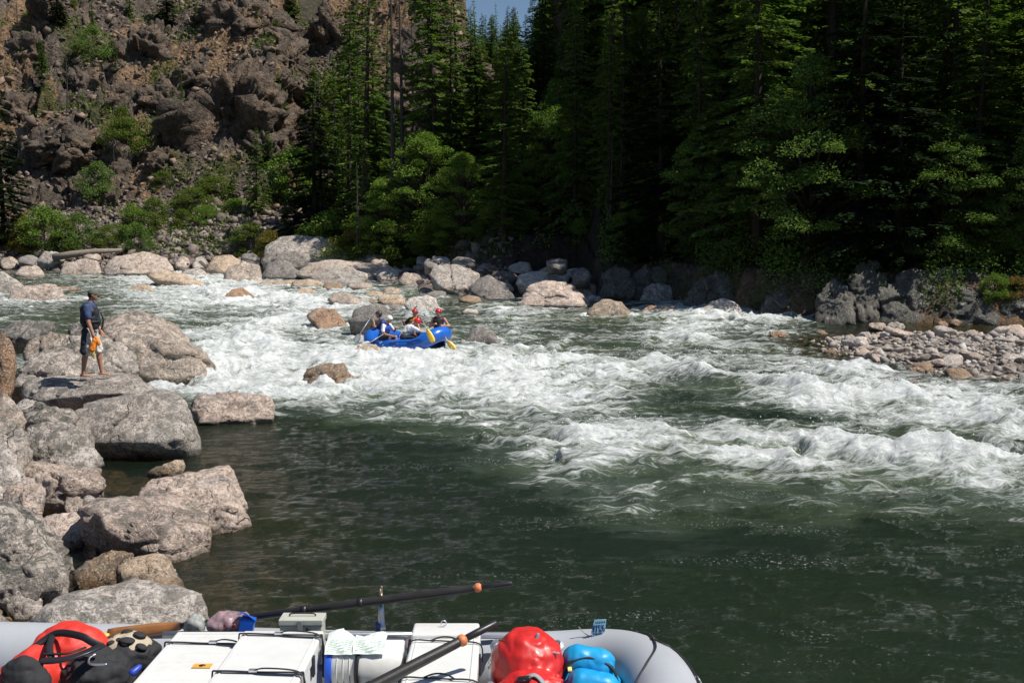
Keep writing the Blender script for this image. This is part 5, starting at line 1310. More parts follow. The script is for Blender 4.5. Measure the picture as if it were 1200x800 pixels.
def cam_strap(parent, pts, inv_, w=.012, name='strap', buckle=None, mat=None):
    m_ = MB(); pp = spline(pts, 5)
    m_.tube(pp, w, 6, flat=.35); s = m_.build(name, mat or M_BLACK, parent, xf=inv_)
    if buckle is not None:
        m_ = MB(); q = Vector(buckle); m_.box(tuple(q - Vector((.03, .014, .004))), tuple(q + Vector((.03, .014, .014)))); m_.build('buckle', M_ALU, s, bevel=.004, xf=inv_)
    return s

def cooler(label, x0, x1, y0, y1, z0, z1, straps, name='cooler', lid=.05, mold=True, skew=0.0):
    c = Vector(((x0 + x1) / 2, (y0 + y1) / 2, z0)); root = thing(name, label, 'cooler', tuple(c), (0, 0, skew)); I = Matrix.Translation(-c)
    m_ = MB(); m_.box((x0 + .012, y0 + .012, z0), (x1 - .012, y1 - .012, z1 - lid)); m_.build('body', M_WHITE, root, bevel=.02, xf=I)
    m_ = MB(); m_.box((x0, y0, z1 - lid + .003), (x1, y1, z1)); m_.build('lid', M_WHITE, root, bevel=.018, seg=4, xf=I)
    if mold:
        for k in range(9):
            yy = y0 + (y1 - y0) * (k + .8) / 9.6; m_ = MB(); m_.box((x0 + .05, yy - .018, z1 - .002), (x1 - .05, yy + .018, z1 + .0035)); m_.build('lid_rib', M_WHITE, root, bevel=.003, seg=2, xf=I)
    for k in (.28, .72):
        yy = y0 + (y1 - y0) * k
        m_ = MB(); m_.box((x1 - .004, yy - .03, z1 - .16), (x1 + .014, yy + .03, z1 - .02)); m_.build('latch', M_BLACKR, root, bevel=.005, xf=I)
        m_ = MB(); m_.box((x0 - .010, yy - .05, z1 - .07), (x0 + .006, yy + .05, z1 - .03)); m_.build('hinge', M_ALU, root, bevel=.003, xf=I)
    for k in (0, 1):
        xx = (x0 + .035, x1 - .047)[k]; m_ = MB(); m_.box((xx, y0 + .05, z1 - .001), (xx + .012, y1 - .05, z1 + .005)); m_.build('lid_ridge', M_WHITE, root, bevel=.003, xf=I)
    m_ = MB(); m_.box((x0 + .05, y1 - .062, z1 - .001), (x1 - .05, y1 - .05, z1 + .005)); m_.build('lid_ridge', M_WHITE, root, bevel=.003, xf=I)
    for (ya, yb_, bx) in straps:
        pts = [(x0 - .012, ya, z1 - .2), (x0 - .01, ya, z1 - .01), (x0 + .03, ya, z1 + .014), ((x0 + x1) / 2, (ya + yb_) / 2, z1 + .012), (x1 - .03, yb_, z1 + .014), (x1 + .012, yb_, z1 - .01), (x1 + .014, yb_, z1 - .3)]
        cam_strap(root, pts, I, .014, buckle=(x0 + (x1 - x0) * bx, ya + (yb_ - ya) * bx, z1 + .018))
        cam_strap(root, [(x0 + (x1 - x0) * bx, ya - .01, z1 + .02), (x0 + (x1 - x0) * (bx + .15), ya - .04, z1 + .05), (x1 - .02, yb_ - .03, z1 + .035), (x1 + .03, yb_ - .04, z1 - .05), (x1 + .02, yb_ - .05, z1 - .26)], I, .012)
    return root, I
zA = .72; a0 = Z(213, 739, zA); a1 = Z(300, 739, zA); a2 = Z(148, 800, zA)
ca, IA = cooler('wide white cooler with a small orange sticker on its lid, left of the other', (a0.x + a2.x) / 2, a1.x - .03, 5.95, a0.y, .2, zA, [(Z(210, 754, zA).y, Z(290, 756, zA).y, .62)], mold=True)
st = Z(237, 779.5, zA + .006); m_ = MB(); m_.box((st.x - .065, st.y - .035, zA + .005), (st.x + .065, st.y + .035, zA + .0075)); stk = m_.build('sticker', plain('orange_label', (.75, .38, .06), .4), ca, smooth=False, xf=IA)
m_ = MB(); m_.tube([st + Vector((-.02, -.008, .003)), st + Vector((.0, .006, .003)), st + Vector((.022, -.002, .003))], .006, 6); m_.ball(st + Vector((.004, .012, .003)), (.007, .007, .002)); m_.tube([st + Vector((-.012, -.016, .003)), st + Vector((.01, -.012, .003))], .004, 6); m_.build('sticker_mark', M_BLACK, stk, xf=IA)
zB = .82; b0_ = Z(288, 735, zB); b1_ = Z(370, 742, zB)
cb, IB = cooler('tall white cooler strapped with two black straps, beside the metal box', b0_.x, Z(352, 790, zB).x + .01, 5.6, Z(330, 738, zB).y, .2, zB, [(Z(300, 744, zB).y, Z(345, 746, zB).y, .48), (Z(270, 788, zB).y, Z(330, 790, zB).y, .45)], mold=False, lid=.09)
zC = .77; c0_ = Z(486, 734, zC); c1_ = Z(566, 744, zC)
cc, IC = cooler('square white dry box behind the nearer oar, with thin black cords', c0_.x, c1_.x - .02, 5.7, c0_.y - .04, .25, zC, [], mold=False, lid=.12, name='dry_box')
m_ = MB(); m_.box((c0_.x - .005, c0_.y - .24, zC - .09), (c1_.x - .03, c0_.y, zC + .035), Matrix.Translation((0, 0, 0))); m_.build('raised_lip', M_WHITE, cc, bevel=.02, xf=IC)
for py in (753, 797):
    yy = Z(520, py, zC).y
    m_ = MB(); m_.tube(spline([(c0_.x - .02, yy - .01, zC - .15), (c0_.x, yy, zC + .01), (c0_.x + .15, yy + .012, zC + .014), (c0_.x + .3, yy - .004, zC + .014), (c1_.x - .02, yy - .03, zC + .006), (c1_.x, yy - .04, zC - .12)]), .006, 6); m_.build('cord', M_BLACK, cc, xf=IC)
    m_ = MB(); m_.tube(spline([(c0_.x + .15, yy + .012, zC + .016), (c0_.x + .22, yy + .04, zC + .03), (c0_.x + .30, yy + .03, zC + .03), (c0_.x + .36, yy - .01, zC + .014)]), .006, 6); m_.build('cord', M_BLACK, cc, xf=IC)
m_ = MB(); q = Z(520, 732, zC + .05); m_.tube([q + Vector((.02 * math.cos(a), 0, .015 + .02 * math.sin(a))) for a in np.linspace(0, 6.28, 14)[:-1]], .004, 6, closed=True); m_.build('ring', M_ALU, cc, xf=IC)
# metal box
z0, z1 = .50, .78; p0 = Z(326, 726, z1); p1 = Z(378, 726, z1); yb_ = Z(350, 717, z1).y
am = thing('metal_box', 'small olive grey metal box with a hinged lid handle behind the tall cooler', 'box', ((p0.x + p1.x) / 2, (p0.y + yb_) / 2, z0)); I = Matrix.Translation((-(p0.x + p1.x) / 2, -(p0.y + yb_) / 2, -z0))
M_AMMO = plain('olive_grey_paint', (.46, .47, .40), .5, var=.12, scale=8, bump=.2, dirt=((.30, .29, .25, 1), .6))
m_ = MB(); m_.box((p0.x + .008, p0.y + .008, z0), (p1.x - .008, yb_ - .008, z1 - .05)); m_.build('body', M_AMMO, am, bevel=.008, xf=I)
m_ = MB(); m_.box((p0.x, p0.y, z1 - .048), (p1.x, yb_, z1)); ld = m_.build('lid', M_AMMO, am, bevel=.008, xf=I)
ym = (p0.y + yb_) / 2; xm = (p0.x + p1.x) / 2
m_ = MB(); m_.tube(spline([(xm - .10, ym, z1 + .002), (xm - .09, ym, z1 + .02), (xm, ym, z1 + .024), (xm + .09, ym, z1 + .02), (xm + .10, ym, z1 + .002)]), .006, 8); m_.build('handle', plain('dark_steel', (.08, .07, .06), .4, metal=.6), ld, xf=I)
m_ = MB(); m_.box((xm - .02, p0.y - .012, z1 - .13), (xm + .015, p0.y + .002, z1 - .005)); m_.build('latch', M_ALU, am, bevel=.004, xf=I)
m_ = MB(); m_.box((xm + .04, p0.y + .001, z1 - .085), (xm + .075, p0.y + .006, z1 - .065)); m_.build('dark_mark', M_BLACK, am, xf=I)

# white drum lying across the frame, maps strapped on top
cl = Z(390, 757, .70); cr_ = Z(471, 757, .70); rr = .175; yc = cl.y - .08; zc = .60
xl = Z(386, 775, .6).x; xr = Z(472, 775, .6).x + .01
dr = thing('drum', 'white drum with a blue band, lying under the papers between the coolers', 'drum', ((xl + xr) / 2, yc, zc)); I = Matrix.Translation((-(xl + xr) / 2, -yc, -zc))
def xcyl(mb_, xa, xb, r, n=36): mb_.tube([(xa, yc, zc), (xa + .006, yc, zc), (xb - .006, yc, zc), (xb, yc, zc)], [r * .97, r, r, r * .97], n)
m_ = MB(); xcyl(m_, xl + .045, xr, rr - .004); m_.build('body', M_WHITE, dr, xf=I)
m_ = MB(); xcyl(m_, xl, xl + .05, rr + .004); m_.build('blue_band', plain('bright_blue', (.02, .10, .60), .4), dr, xf=I)
for k in range(3):
    m_ = MB(); xcyl(m_, xl + .085 + k * .045, xl + .092 + k * .045, rr + .001); m_.build('rim', M_WHITE, dr, xf=I)
def band(x, slant, w, mat, nm, a0=-70, a1=200):
    m_ = MB(); V = []; aa = np.linspace(R(a0), R(a1), 22)
    for a in aa:
        for dx in (-w, w): V.append((x + dx + slant * math.cos(a), yc - math.cos(a) * (rr + .014), zc + math.sin(a) * (rr + .014)))
    m_.add(V, [(2 * i, 2 * i + 1, 2 * i + 3, 2 * i + 2) for i in range(21)]); o = m_.build(nm, mat, dr, xf=I)
    q = o.modifiers.new('t', 'SOLIDIFY'); q.thickness = .004; return o
band((xl + xr) / 2 - .01, -.035, .016, M_BLACKR, 'black_band', -30, 200)
for px in (400, 446):
    m_ = MB(); c = Z(px, 778, .60); m_.tube([c + Vector((0, .034 * math.cos(a), -.02 + .034 * math.sin(a))) for a in np.linspace(0, 6.28, 15)[:-1]], .015, 8, closed=True, flat=.6)
    m_.box((c.x - .017, c.y - .05, .35), (c.x + .017, c.y - .042, .585)); m_.build('red_strap', M_REDST, frame, xf=fi)
# papers
mp = thing('map_sheets', 'creased pale paper map sheets held by a black band on the drum', 'map', ((xl + xr) / 2, yc, zc + rr)); I2 = Matrix.Translation((-(xl + xr) / 2, -yc, -zc - rr))
M_PAPER = plain('map_paper', (.66, .72, .66), .7, var=.10, scale=22)
def on_drum(x, ang, lift): return Vector((x, yc - math.cos(R(ang)) * (rr + lift), zc + math.sin(R(ang)) * (rr + lift)))
for nm, xs, peak in (('left_sheet', (xl + .0, xl + .22), (Z(405, 731, .85))), ('right_sheet', (xl + .20, xl + .43), (Z(452, 735, .82)))):
    V = []; nx_, na = 9, 9
    for i in range(nx_):
        for j in range(na):
            x = xs[0] + (xs[1] - xs[0]) * i / (nx_ - 1); ang = 42 + 62 * j / (na - 1)
            p = on_drum(x, ang, .022 + .006 * math.sin(i * 1.3 + j))
            k_ = max(0, j - 4) / 4.0; q = max(0, 1 - abs(i / (nx_ - 1) - (.35 if nm == 'left_sheet' else .8)) * 1.9)
            p = p.lerp(Vector((peak.x if q > .9 else p.x, peak.y * .3 + p.y * .7, peak.z)), k_ * q * .95)
            V.append(p + Vector((0, 0, .004 if nm == 'right_sheet' else 0)))
    m_ = MB(); m_.add(V, [(i * na + j, (i + 1) * na + j, (i + 1) * na + j + 1, i * na + j + 1) for i in range(nx_ - 1) for j in range(na - 1)])
    o = m_.build('sheet', M_PAPER, mp, smooth=False, xf=I2); q = o.modifiers.new('t', 'SOLIDIFY'); q.thickness = .002
    # printed contour lines
    m_ = MB()
    for r_ in range(5):
        a = 50 + r_ * 6; m_.tube([on_drum(xs[0] + .02 + (xs[1] - xs[0] - .05) * t, a + 2 * math.sin(t * 9 + r_), .032 + .006 * math.sin(t * 8 * 1.3)) for t in np.linspace(0, 1, 8)], .0012, 4)
    m_.build('printed_lines', plain('map_ink', (.25, .38, .34), .7), o, xf=I2)
# small red and white bottle between drum and dry box
c = Z(484, 765, .62); bt = thing('water_bottle', 'white bottle with a red strap cap, between the drum and the dry box', 'bottle', tuple(c)); I = Matrix.Translation(-c)
m_ = MB(); m_.tube([c + Vector((-.03, -.06, -.10)), c + Vector((-.01, -.02, .0)), c + Vector((.0, .0, .07)), c + Vector((.003, .005, .085))], [.036, .038, .036, .024], 16); m_.build('body', M_WHITE, bt, xf=I)
m_ = MB(); m_.tube([c + Vector((-.001, -.001, .045)), c + Vector((.003, .005, .10))], [.040, .038], 14); m_.build('red_collar', M_REDST, bt, xf=I)
m_ = MB(); m_.tube([c + Vector((.003, .005, .10)), c + Vector((.005, .008, .125))], [.024, .020], 14); m_.build('cap', M_ALU, bt, xf=I)

# --- red dry bag
M_RED = plain('red_vinyl', (.56, .02, .016), .42, var=.18, scale=5, bump=.3, coat=.12)
M_CYAN = plain('sky_blue_vinyl', (.01, .30, .60), .42, var=.18, scale=5, bump=.3, coat=.12)
M_GSTRAP = plain('grey_strap', (.25, .25, .27), .6, bump=.3)
c = Z(618, 785, .55); rb = thing('dry_bag', 'shiny red dry bag with a rolled crumpled top and grey buckle', 'dry bag', (c.x, c.y, .12)); I = Matrix.Translation((-c.x, -c.y, -.12))
tp = Z(615, 739, .90)
m_ = MB(); m_.cap((c.x - .01, tp.y + .0, .30), (c.x + .0, tp.y - .02, .66), .275, .265, 30); m_.ball((c.x + .03, tp.y - .30, .50), (.26, .20, .24), 24, 16)
m_.remesh('body', M_RED, rb, .014, 5, xf=I, fold=.013, seed=3)
m_ = MB(); q = Vector((c.x + .02, tp.y - .36, .62)); m_.ball(q, (.235, .11, .12), 26, 14); m_.tube(spline([q + Vector((-.22, 0, .0)), q + Vector((-.1, .04, .07)), q + Vector((.06, .05, .08)), q + Vector((.2, .0, .03))]), .05, 12)
for k in range(9): m_.cap(q + Vector((-.18 + k * .045, -.03, -.02)), q + Vector((-.14 + k * .04, .12, .09 - abs(k - 4) * .01)), .02, .022, 8)
m_.remesh('rolled_top', M_RED, rb, .010, 2, xf=I, fold=.014, seed=9)
m_ = MB(); m_.tube(spline([q + Vector((-.06, -.07, .11)), q + Vector((.02, -.04, .13)), q + Vector((.09, -.09, .08)), q + Vector((.16, -.14, -.02))]), .022, 8, flat=.4); m_.build('closing_strap', M_GSTRAP, rb, xf=I)
m_ = MB(); m_.cap(q + Vector((-.08, -.06, .11)), q + Vector((-.02, -.07, .12)), .02, .02, 10); m_.build('buckle', M_BLACKR, rb, xf=I)
u = Z(627, 752, .86); m_ = MB(); m_.cap(u, u + Vector((.02, .01, .05)), .016, .014, 10); m_.tube(spline([u + Vector((-.03, -.02, -.03)), u, u + Vector((.06, -.03, -.045)), u + Vector((.17, -.05, -.06))]), .009, 8, flat=.5); m_.build('carry_strap', M_GSTRAP, rb, xf=I)
# --- blue dry bag
c = Z(686, 785, .5); bb = thing('dry_bag', 'sky blue dry bag strapped in folds inside the bow of the grey raft', 'dry bag', (c.x, c.y, .12)); I = Matrix.Translation((-c.x, -c.y, -.12))
tp = Z(684, 751, .80)
for k, (dy, dz, rx, rz) in enumerate([(.0, .69, .19, .15), (-.20, .59, .20, .14), (-.40, .47, .19, .15)]):
    m_ = MB(); m_.cap((c.x - .07 + .02 * k, tp.y + dy - .02, dz - .03), (c.x + .08 + .02 * k, tp.y + dy - .04, dz - .045), .125, .12, 22); m_.cap((c.x - .09, tp.y + dy - .05, dz - .2), (c.x + .09, tp.y + dy - .05, dz - .22), .16, .16, 20)
    m_.remesh('fold', M_CYAN, bb, .012, 4, xf=I, fold=.008, seed=20 + k)
for k, (dy, dz) in enumerate([(-.105, .735), (-.305, .63)]):
    m_ = MB(); m_.tube(spline([(c.x - .2, tp.y + dy - .02, dz - .14), (c.x - .14, tp.y + dy - .01, dz - .045), (c.x, tp.y + dy, dz - .008), (c.x + .15, tp.y + dy - .02, dz - .06), (c.x + .21, tp.y + dy - .03, dz - .18)]), .02, 8, flat=.4); m_.build('strap', M_BLACK, bb, xf=I)
m_ = MB(); q = Z(668, 782, .66); m_.box(tuple(q + Vector((-.018, -.05, -.01))), tuple(q + Vector((.012, .06, .005)))); m_.build('yellow_tag', plain('pale_yellow', (.70, .66, .25), .5), bb, bevel=.003, xf=I)
# --- orange red pack at the left, black and tan bag beside it
M_ORR = plain('coral_red_nylon', (.62, .038, .025), .5, var=.12, scale=4, bump=.35)
M_NYL = plain('black_nylon', (.022, .022, .025), .85, var=.3, scale=6, bump=.5)
M_TAN = plain('tan_nylon', (.44, .37, .26), .7, bump=.3)
c = Z(70, 775, .62); pk = thing('backpack', 'coral red pack with black straps lying at the left end of the raft', 'backpack', (c.x, c.y, .3)); I = Matrix.Translation((-c.x, -c.y, -.3))
tp = Z(85, 727, .84)
m_ = MB(); m_.ball((tp.x + .0, tp.y - .06, .62), (.30, .22, .215), 28, 18); m_.cap((tp.x - .1, tp.y - .1, .55), (c.x - .22, tp.y - .5, .50), .23, .20, 24); m_.ball((c.x - .2, tp.y - .6, .50), (.26, .24, .19))
m_.remesh('body', M_ORR, pk, .014, 4, xf=I, fold=.014, seed=31)
m_ = MB(); a = Z(36, 762, .72); b = Z(72, 741, .84); c2 = Z(95, 745, .86); d_ = Z(120, 757, .78)
m_.tube(spline([Z(40, 770, .70), a, Z(58, 745, .80), b, c2, Z(108, 752, .82), d_]), .026, 8, flat=.28); m_.tube(spline([Z(62, 742, .81), Z(58, 757, .80), Z(60, 770, .77)]), .024, 8, flat=.28)
m_.tube(spline([Z(50, 766, .78), Z(80, 765, .80), Z(100, 758, .80)]), .014, 8, flat=.5); m_.build('strap', M_BLACK, pk, xf=I)
m_ = MB(); m_.ball(Z(26, 790, .70), (.15, .12, .12)); m_.ball(Z(40, 797, .66), (.12, .10, .11)); m_.remesh('pocket', M_NYL, pk, .012, 3, xf=I, fold=.02, seed=5)
m_ = MB(); m_.tube(spline([Z(48, 774, .76), Z(75, 772, .78), Z(100, 764, .80), Z(118, 756, .80)]), .05, 10, flat=.3); m_.build('back_pad', M_BLACKR, pk, xf=I)
c = Z(135, 775, .58); bg_ = thing('duffel_bag', 'small black bag with a tan panel and a steel clip, beside the coral red pack', 'bag', (c.x, c.y, .35)); I = Matrix.Translation((-c.x, -c.y, -.35))
m_ = MB(); m_.ball(Z(150, 768, .56), (.23, .2, .17), 24, 14); m_.ball(Z(112, 790, .52), (.26, .22, .19), 24, 14); m_.remesh('body', M_NYL, bg_, .012, 3, xf=I, fold=.03, seed=41)
tc = Z(146, 763, .60)
m_ = MB(); m_.ball(Vector(tc) + Vector((0, .02, .0)), (.205, .16, .135), 24, 14, Matrix.Rotation(R(-12), 4, 'Y')); m_.remesh('tan_panel', M_TAN, bg_, .012, 3, xf=I, fold=.01, seed=42)
for (dx, dy, r1_) in [(-.13, .06, .055), (.0, .08, .045), (.12, .02, .05), (.05, -.05, .06), (-.07, -.04, .04), (.16, -.06, .045)]:
    q = Vector(tc) + Vector((dx, dy - .02, .0)); f = 1 - (dx / .205) ** 2 - ((dy - .04) / .16) ** 2; q.z = tc.z + .135 * math.sqrt(max(f, .08)) * .98 + dx * .2
    m_ = MB(); m_.ball(q, (r1_, r1_ * .8, .02), 14, 8, Matrix.Rotation(R(dx * 150), 4, 'Y')); m_.build('black_patch', M_NYL, bg_, xf=I)
m_ = MB(); q = Z(111, 772, .74); m_.tube(spline([q + Vector((0, .02, .03)), q + Vector((-.025, -.02, .02)), q + Vector((-.01, -.07, .0)), q + Vector((.05, -.09, 0)), q + Vector((.12, -.085, .0))]), .007, 8); m_.build('steel_clip', M_ALU, bg_, xf=I)
m_ = MB(); m_.cap(Z(156, 787, .60), Z(163, 781, .62), .03, .02, 10); m_.build('blue_toggle', plain('royal_blue', (.03, .07, .45), .4), bg_, xf=I)
# --- bundles on the tube behind the coolers
c = Z(229, 737, .62); ms = thing('mesh_bag', 'crumpled grey mesh bag on the raft tube at the foot of the pale slab', 'bag', tuple(c)); I = Matrix.Translation(-c)
m_ = MB(); m_.ball(c + Vector((0, 0, .045)), (.085, .09, .085), 20, 12); m_.ball(c + Vector((-.05, .02, .02)), (.05, .06, .06)); m_.remesh('body', plain('grey_mesh', (.30, .31, .29), .5, var=.5, scale=30, bump=.8), ms, .008, 1, xf=I, fold=.03, seed=51)
c = Z(270, 735, .62); ps = thing('plastic_bag', 'clear plastic bag of dark red fruit on the raft tube', 'bag', tuple(c)); I = Matrix.Translation(-c)
m_ = MB(); m_.ball(c + Vector((-.02, 0, .05)), (.15, .10, .085), 24, 12); m_.ball(c + Vector((.07, .0, .06)), (.08, .08, .08)); m_.remesh('body', plain('cloudy_film', (.30, .20, .21), .25, var=.5, scale=14, bump=.5, coat=.6), ps, .009, 1, xf=I, fold=.03, seed=52)
for k in range(7):
    m_ = MB(); m_.ball(c + Vector((random.uniform(-.12, .08), random.uniform(-.09, -.05), random.uniform(.02, .09))), .022, 10, 8); m_.build('fruit', plain('dark_red_fruit', (.20, .02, .03), .35), ps, xf=I)
c = Z(291, 728, .70); bx = thing('blue_carton', 'small blue carton tip beside the plastic bag, behind the tall cooler', 'carton', tuple(c)); I = Matrix.Translation(-c)
m_ = MB(); m_.box((c.x - .06, c.y - .02, c.z - .12), (c.x + .05, c.y + .05, c.z + .03), Matrix.Translation(c) @ Matrix.Rotation(R(14), 4, 'Y') @ Matrix.Translation(-c)); m_.build('box', plain('carton_blue', (.015, .11, .55), .35), bx, bevel=.004, xf=I)
m_ = MB(); m_.add([c + Vector((-.075, -.03, .07)), c + Vector((-.02, -.03, .085)), c + Vector((.065, -.02, .015)), c + Vector((.055, .03, .01)), c + Vector((-.06, .03, .07))], [(0, 1, 2, 3, 4)]); fl_ = m_.build('flap', plain('carton_blue', (.015, .11, .55), .35), bx, smooth=False, xf=I); fl_.modifiers.new('t', 'SOLIDIFY').thickness = .004
# --- blue number tag on the tube
c = Z(701, 748, .62); tg = thing('number_tag', 'light blue tag with dark numbers tied on the bow tube of the grey raft', 'tag', tuple(c)); I = Matrix.Identity(4)
M_TAG = plain('tag_blue', (.34, .66, .80), .45, var=.06)
m_ = MB(); V = [(-.045, 0, .0), (.015, 0, .0), (.05, .0, .045), (.062, .0, .155), (-.03, 0, .150), (-.055, 0, .05)]
m_.add(V, [(0, 1, 2, 3, 4, 5)]); o = m_.build('card', M_TAG, tg, smooth=False); o.modifiers.new('t', 'SOLIDIFY').thickness = .004
def letters(txt, size, x, z, par, sx=1.0, name='lettering'):
    cu = bpy.data.curves.new(name, 'FONT'); cu.body = txt; cu.size = size; cu.align_x = 'CENTER'; cu.extrude = .001; cu.offset = size * .02
    t_ = bpy.data.objects.new('t', cu); COL.objects.link(t_); me = bpy.data.meshes.new_from_object(t_.evaluated_get(bpy.context.evaluated_depsgraph_get())); bpy.data.objects.remove(t_); me.name = name; me.materials.clear(); me.materials.append(plain('ink_navy', (.01, .03, .12), .6)); o = bpy.data.objects.new(name, me); link(o, par); o.location = (x, -.006, z); o.rotation_euler = (R(90), R(-4), 0); o.scale = (sx, 1, 1); return o
letters('91L6', .072, .0, .060, o, .72)
m_ = MB()
for k in range(6): m_.box((-.022 + k * .013, -.007, .122 + k * .001), (-.014 + k * .013, -.005, .137 + k * .001))
for k in range(7): m_.box((-.036 + k * .010, -.007, .035), (-.029 + k * .010, -.005, .046))
m_.build('fine_print', plain('ink_navy', (.01, .03, .12), .6), o)
m_ = MB(); m_.tube(spline([(-.03, .01, .01), (-.08, .02, .02), (-.12, .03, .05), (-.15, .03, .085)]), .0035, 6); m_.build('string', plain('green_string', (.30, .38, .22), .7), tg)
# ------------------------------------------------------------------ people
M_SKIN = plain('skin', (.46, .235, .15), .5, var=.06, scale=12)
M_SKINT = plain('tanned_skin', (.40, .20, .125), .5, var=.08, scale=12)
M_HAIR = plain('dark_hair', (.035, .025, .02), .7)
def cloth(n, c, r=.8): return plain(n, c, r, var=.15, scale=14, bump=.4)
V3 = Vector

def head_shapes(m_, c, face, up=V3((0, 0, 1))):
    """head with brow, nose, lips, chin and ears; c = centre, face = where it looks"""
    f = face.normalized(); s = f.cross(up).normalized(); u = s.cross(f)
    Mx = Matrix((s, f, u)).transposed().to_4x4()
    m_.ball(c, (.074, .094, .112), 20, 14, Mx)
    m_.ball(c + f * .030 - u * .055, (.052, .058, .052), 16, 10, Mx)        # jaw and chin
    m_.cap(c + f * .088 + u * .012, c + f * .110 - u * .020, .010, .015, 10)   # nose
    m_.cap(c + f * .088 - u * .048 - s * .014, c + f * .088 - u * .048 + s * .014, .009, .009, 8)   # lips
    m_.cap(c + f * .080 + u * .026 - s * .032, c + f * .080 + u * .026 + s * .032, .012, .012, 8)   # brow
    for k in (-1, 1): m_.ball(c + s * k * .076 - u * .005 - f * .005, (.010, .020, .030), 10, 8, Mx)
    return s, f, u
def eyes(c, s, f, u, par, inv):
    for k in (-1, 1):
        m_ = MB(); m_.ball(c + f * .084 + s * k * .031 + u * .010, .011, 10, 8); m_.build('eye', plain('eye_white', (.5, .48, .45), .3), par, xf=inv)

def hand_shapes(m_, wrist, d, palm, side, curl=.6, sc=1.0):
    """palm, four fingers bent at the knuckles and a thumb leaving the side of the palm"""
    d = d.normalized(); palm = (palm - d * palm.dot(d)).normalized(); s = d.cross(palm).normalized() * side
    k = wrist + d * .085 * sc
    m_.cap(wrist + s * .012 * sc, k + s * .022 * sc, .022 * sc, .019 * sc, 10); m_.cap(wrist - s * .012 * sc, k - s * .022 * sc, .022 * sc, .019 * sc, 10)
    for i, (o, L) in enumerate(((.030, .075), (.010, .085), (-.011, .078), (-.031, .060))):
        a = k + s * o * sc; L *= sc
        e1 = (d * math.cos(curl * .7) + palm * math.sin(curl * .7)); e2 = (d * math.cos(curl * 1.9) + palm * math.sin(curl * 1.9)); e3 = (d * math.cos(curl * 2.9) + palm * math.sin(curl * 2.9))
        b = a + e1 * L * .45; c = b + e2 * L * .32; q = c + e3 * L * .23
        m_.cap(a, b, .0095 * sc, .009 * sc, 8); m_.cap(b, c, .009 * sc, .0085 * sc, 8); m_.cap(c, q, .0085 * sc, .007 * sc, 8)
    t0 = wrist + d * .030 * sc + s * .024 * sc; t1 = t0 + (s * .7 + d * .6 + palm * .25).normalized() * .04 * sc; t2 = t1 + (d * .8 + palm * .6).normalized() * .035 * sc
    m_.cap(t0, t1, .012 * sc, .011 * sc, 8); m_.cap(t1, t2, .011 * sc, .009 * sc, 8)

def elbow(sh, ha, l1, l2, hint):
    d = ha - sh; L = min(d.length, (l1 + l2) * .995); d.normalize(); ha = sh + d * L
    a = (l1 * l1 - l2 * l2 + L * L) / (2 * L); h = math.sqrt(max(l1 * l1 - a * a, 1e-6)); hint = (hint - d * hint.dot(d)).normalized()
    return sh + d * a + hint * h, ha

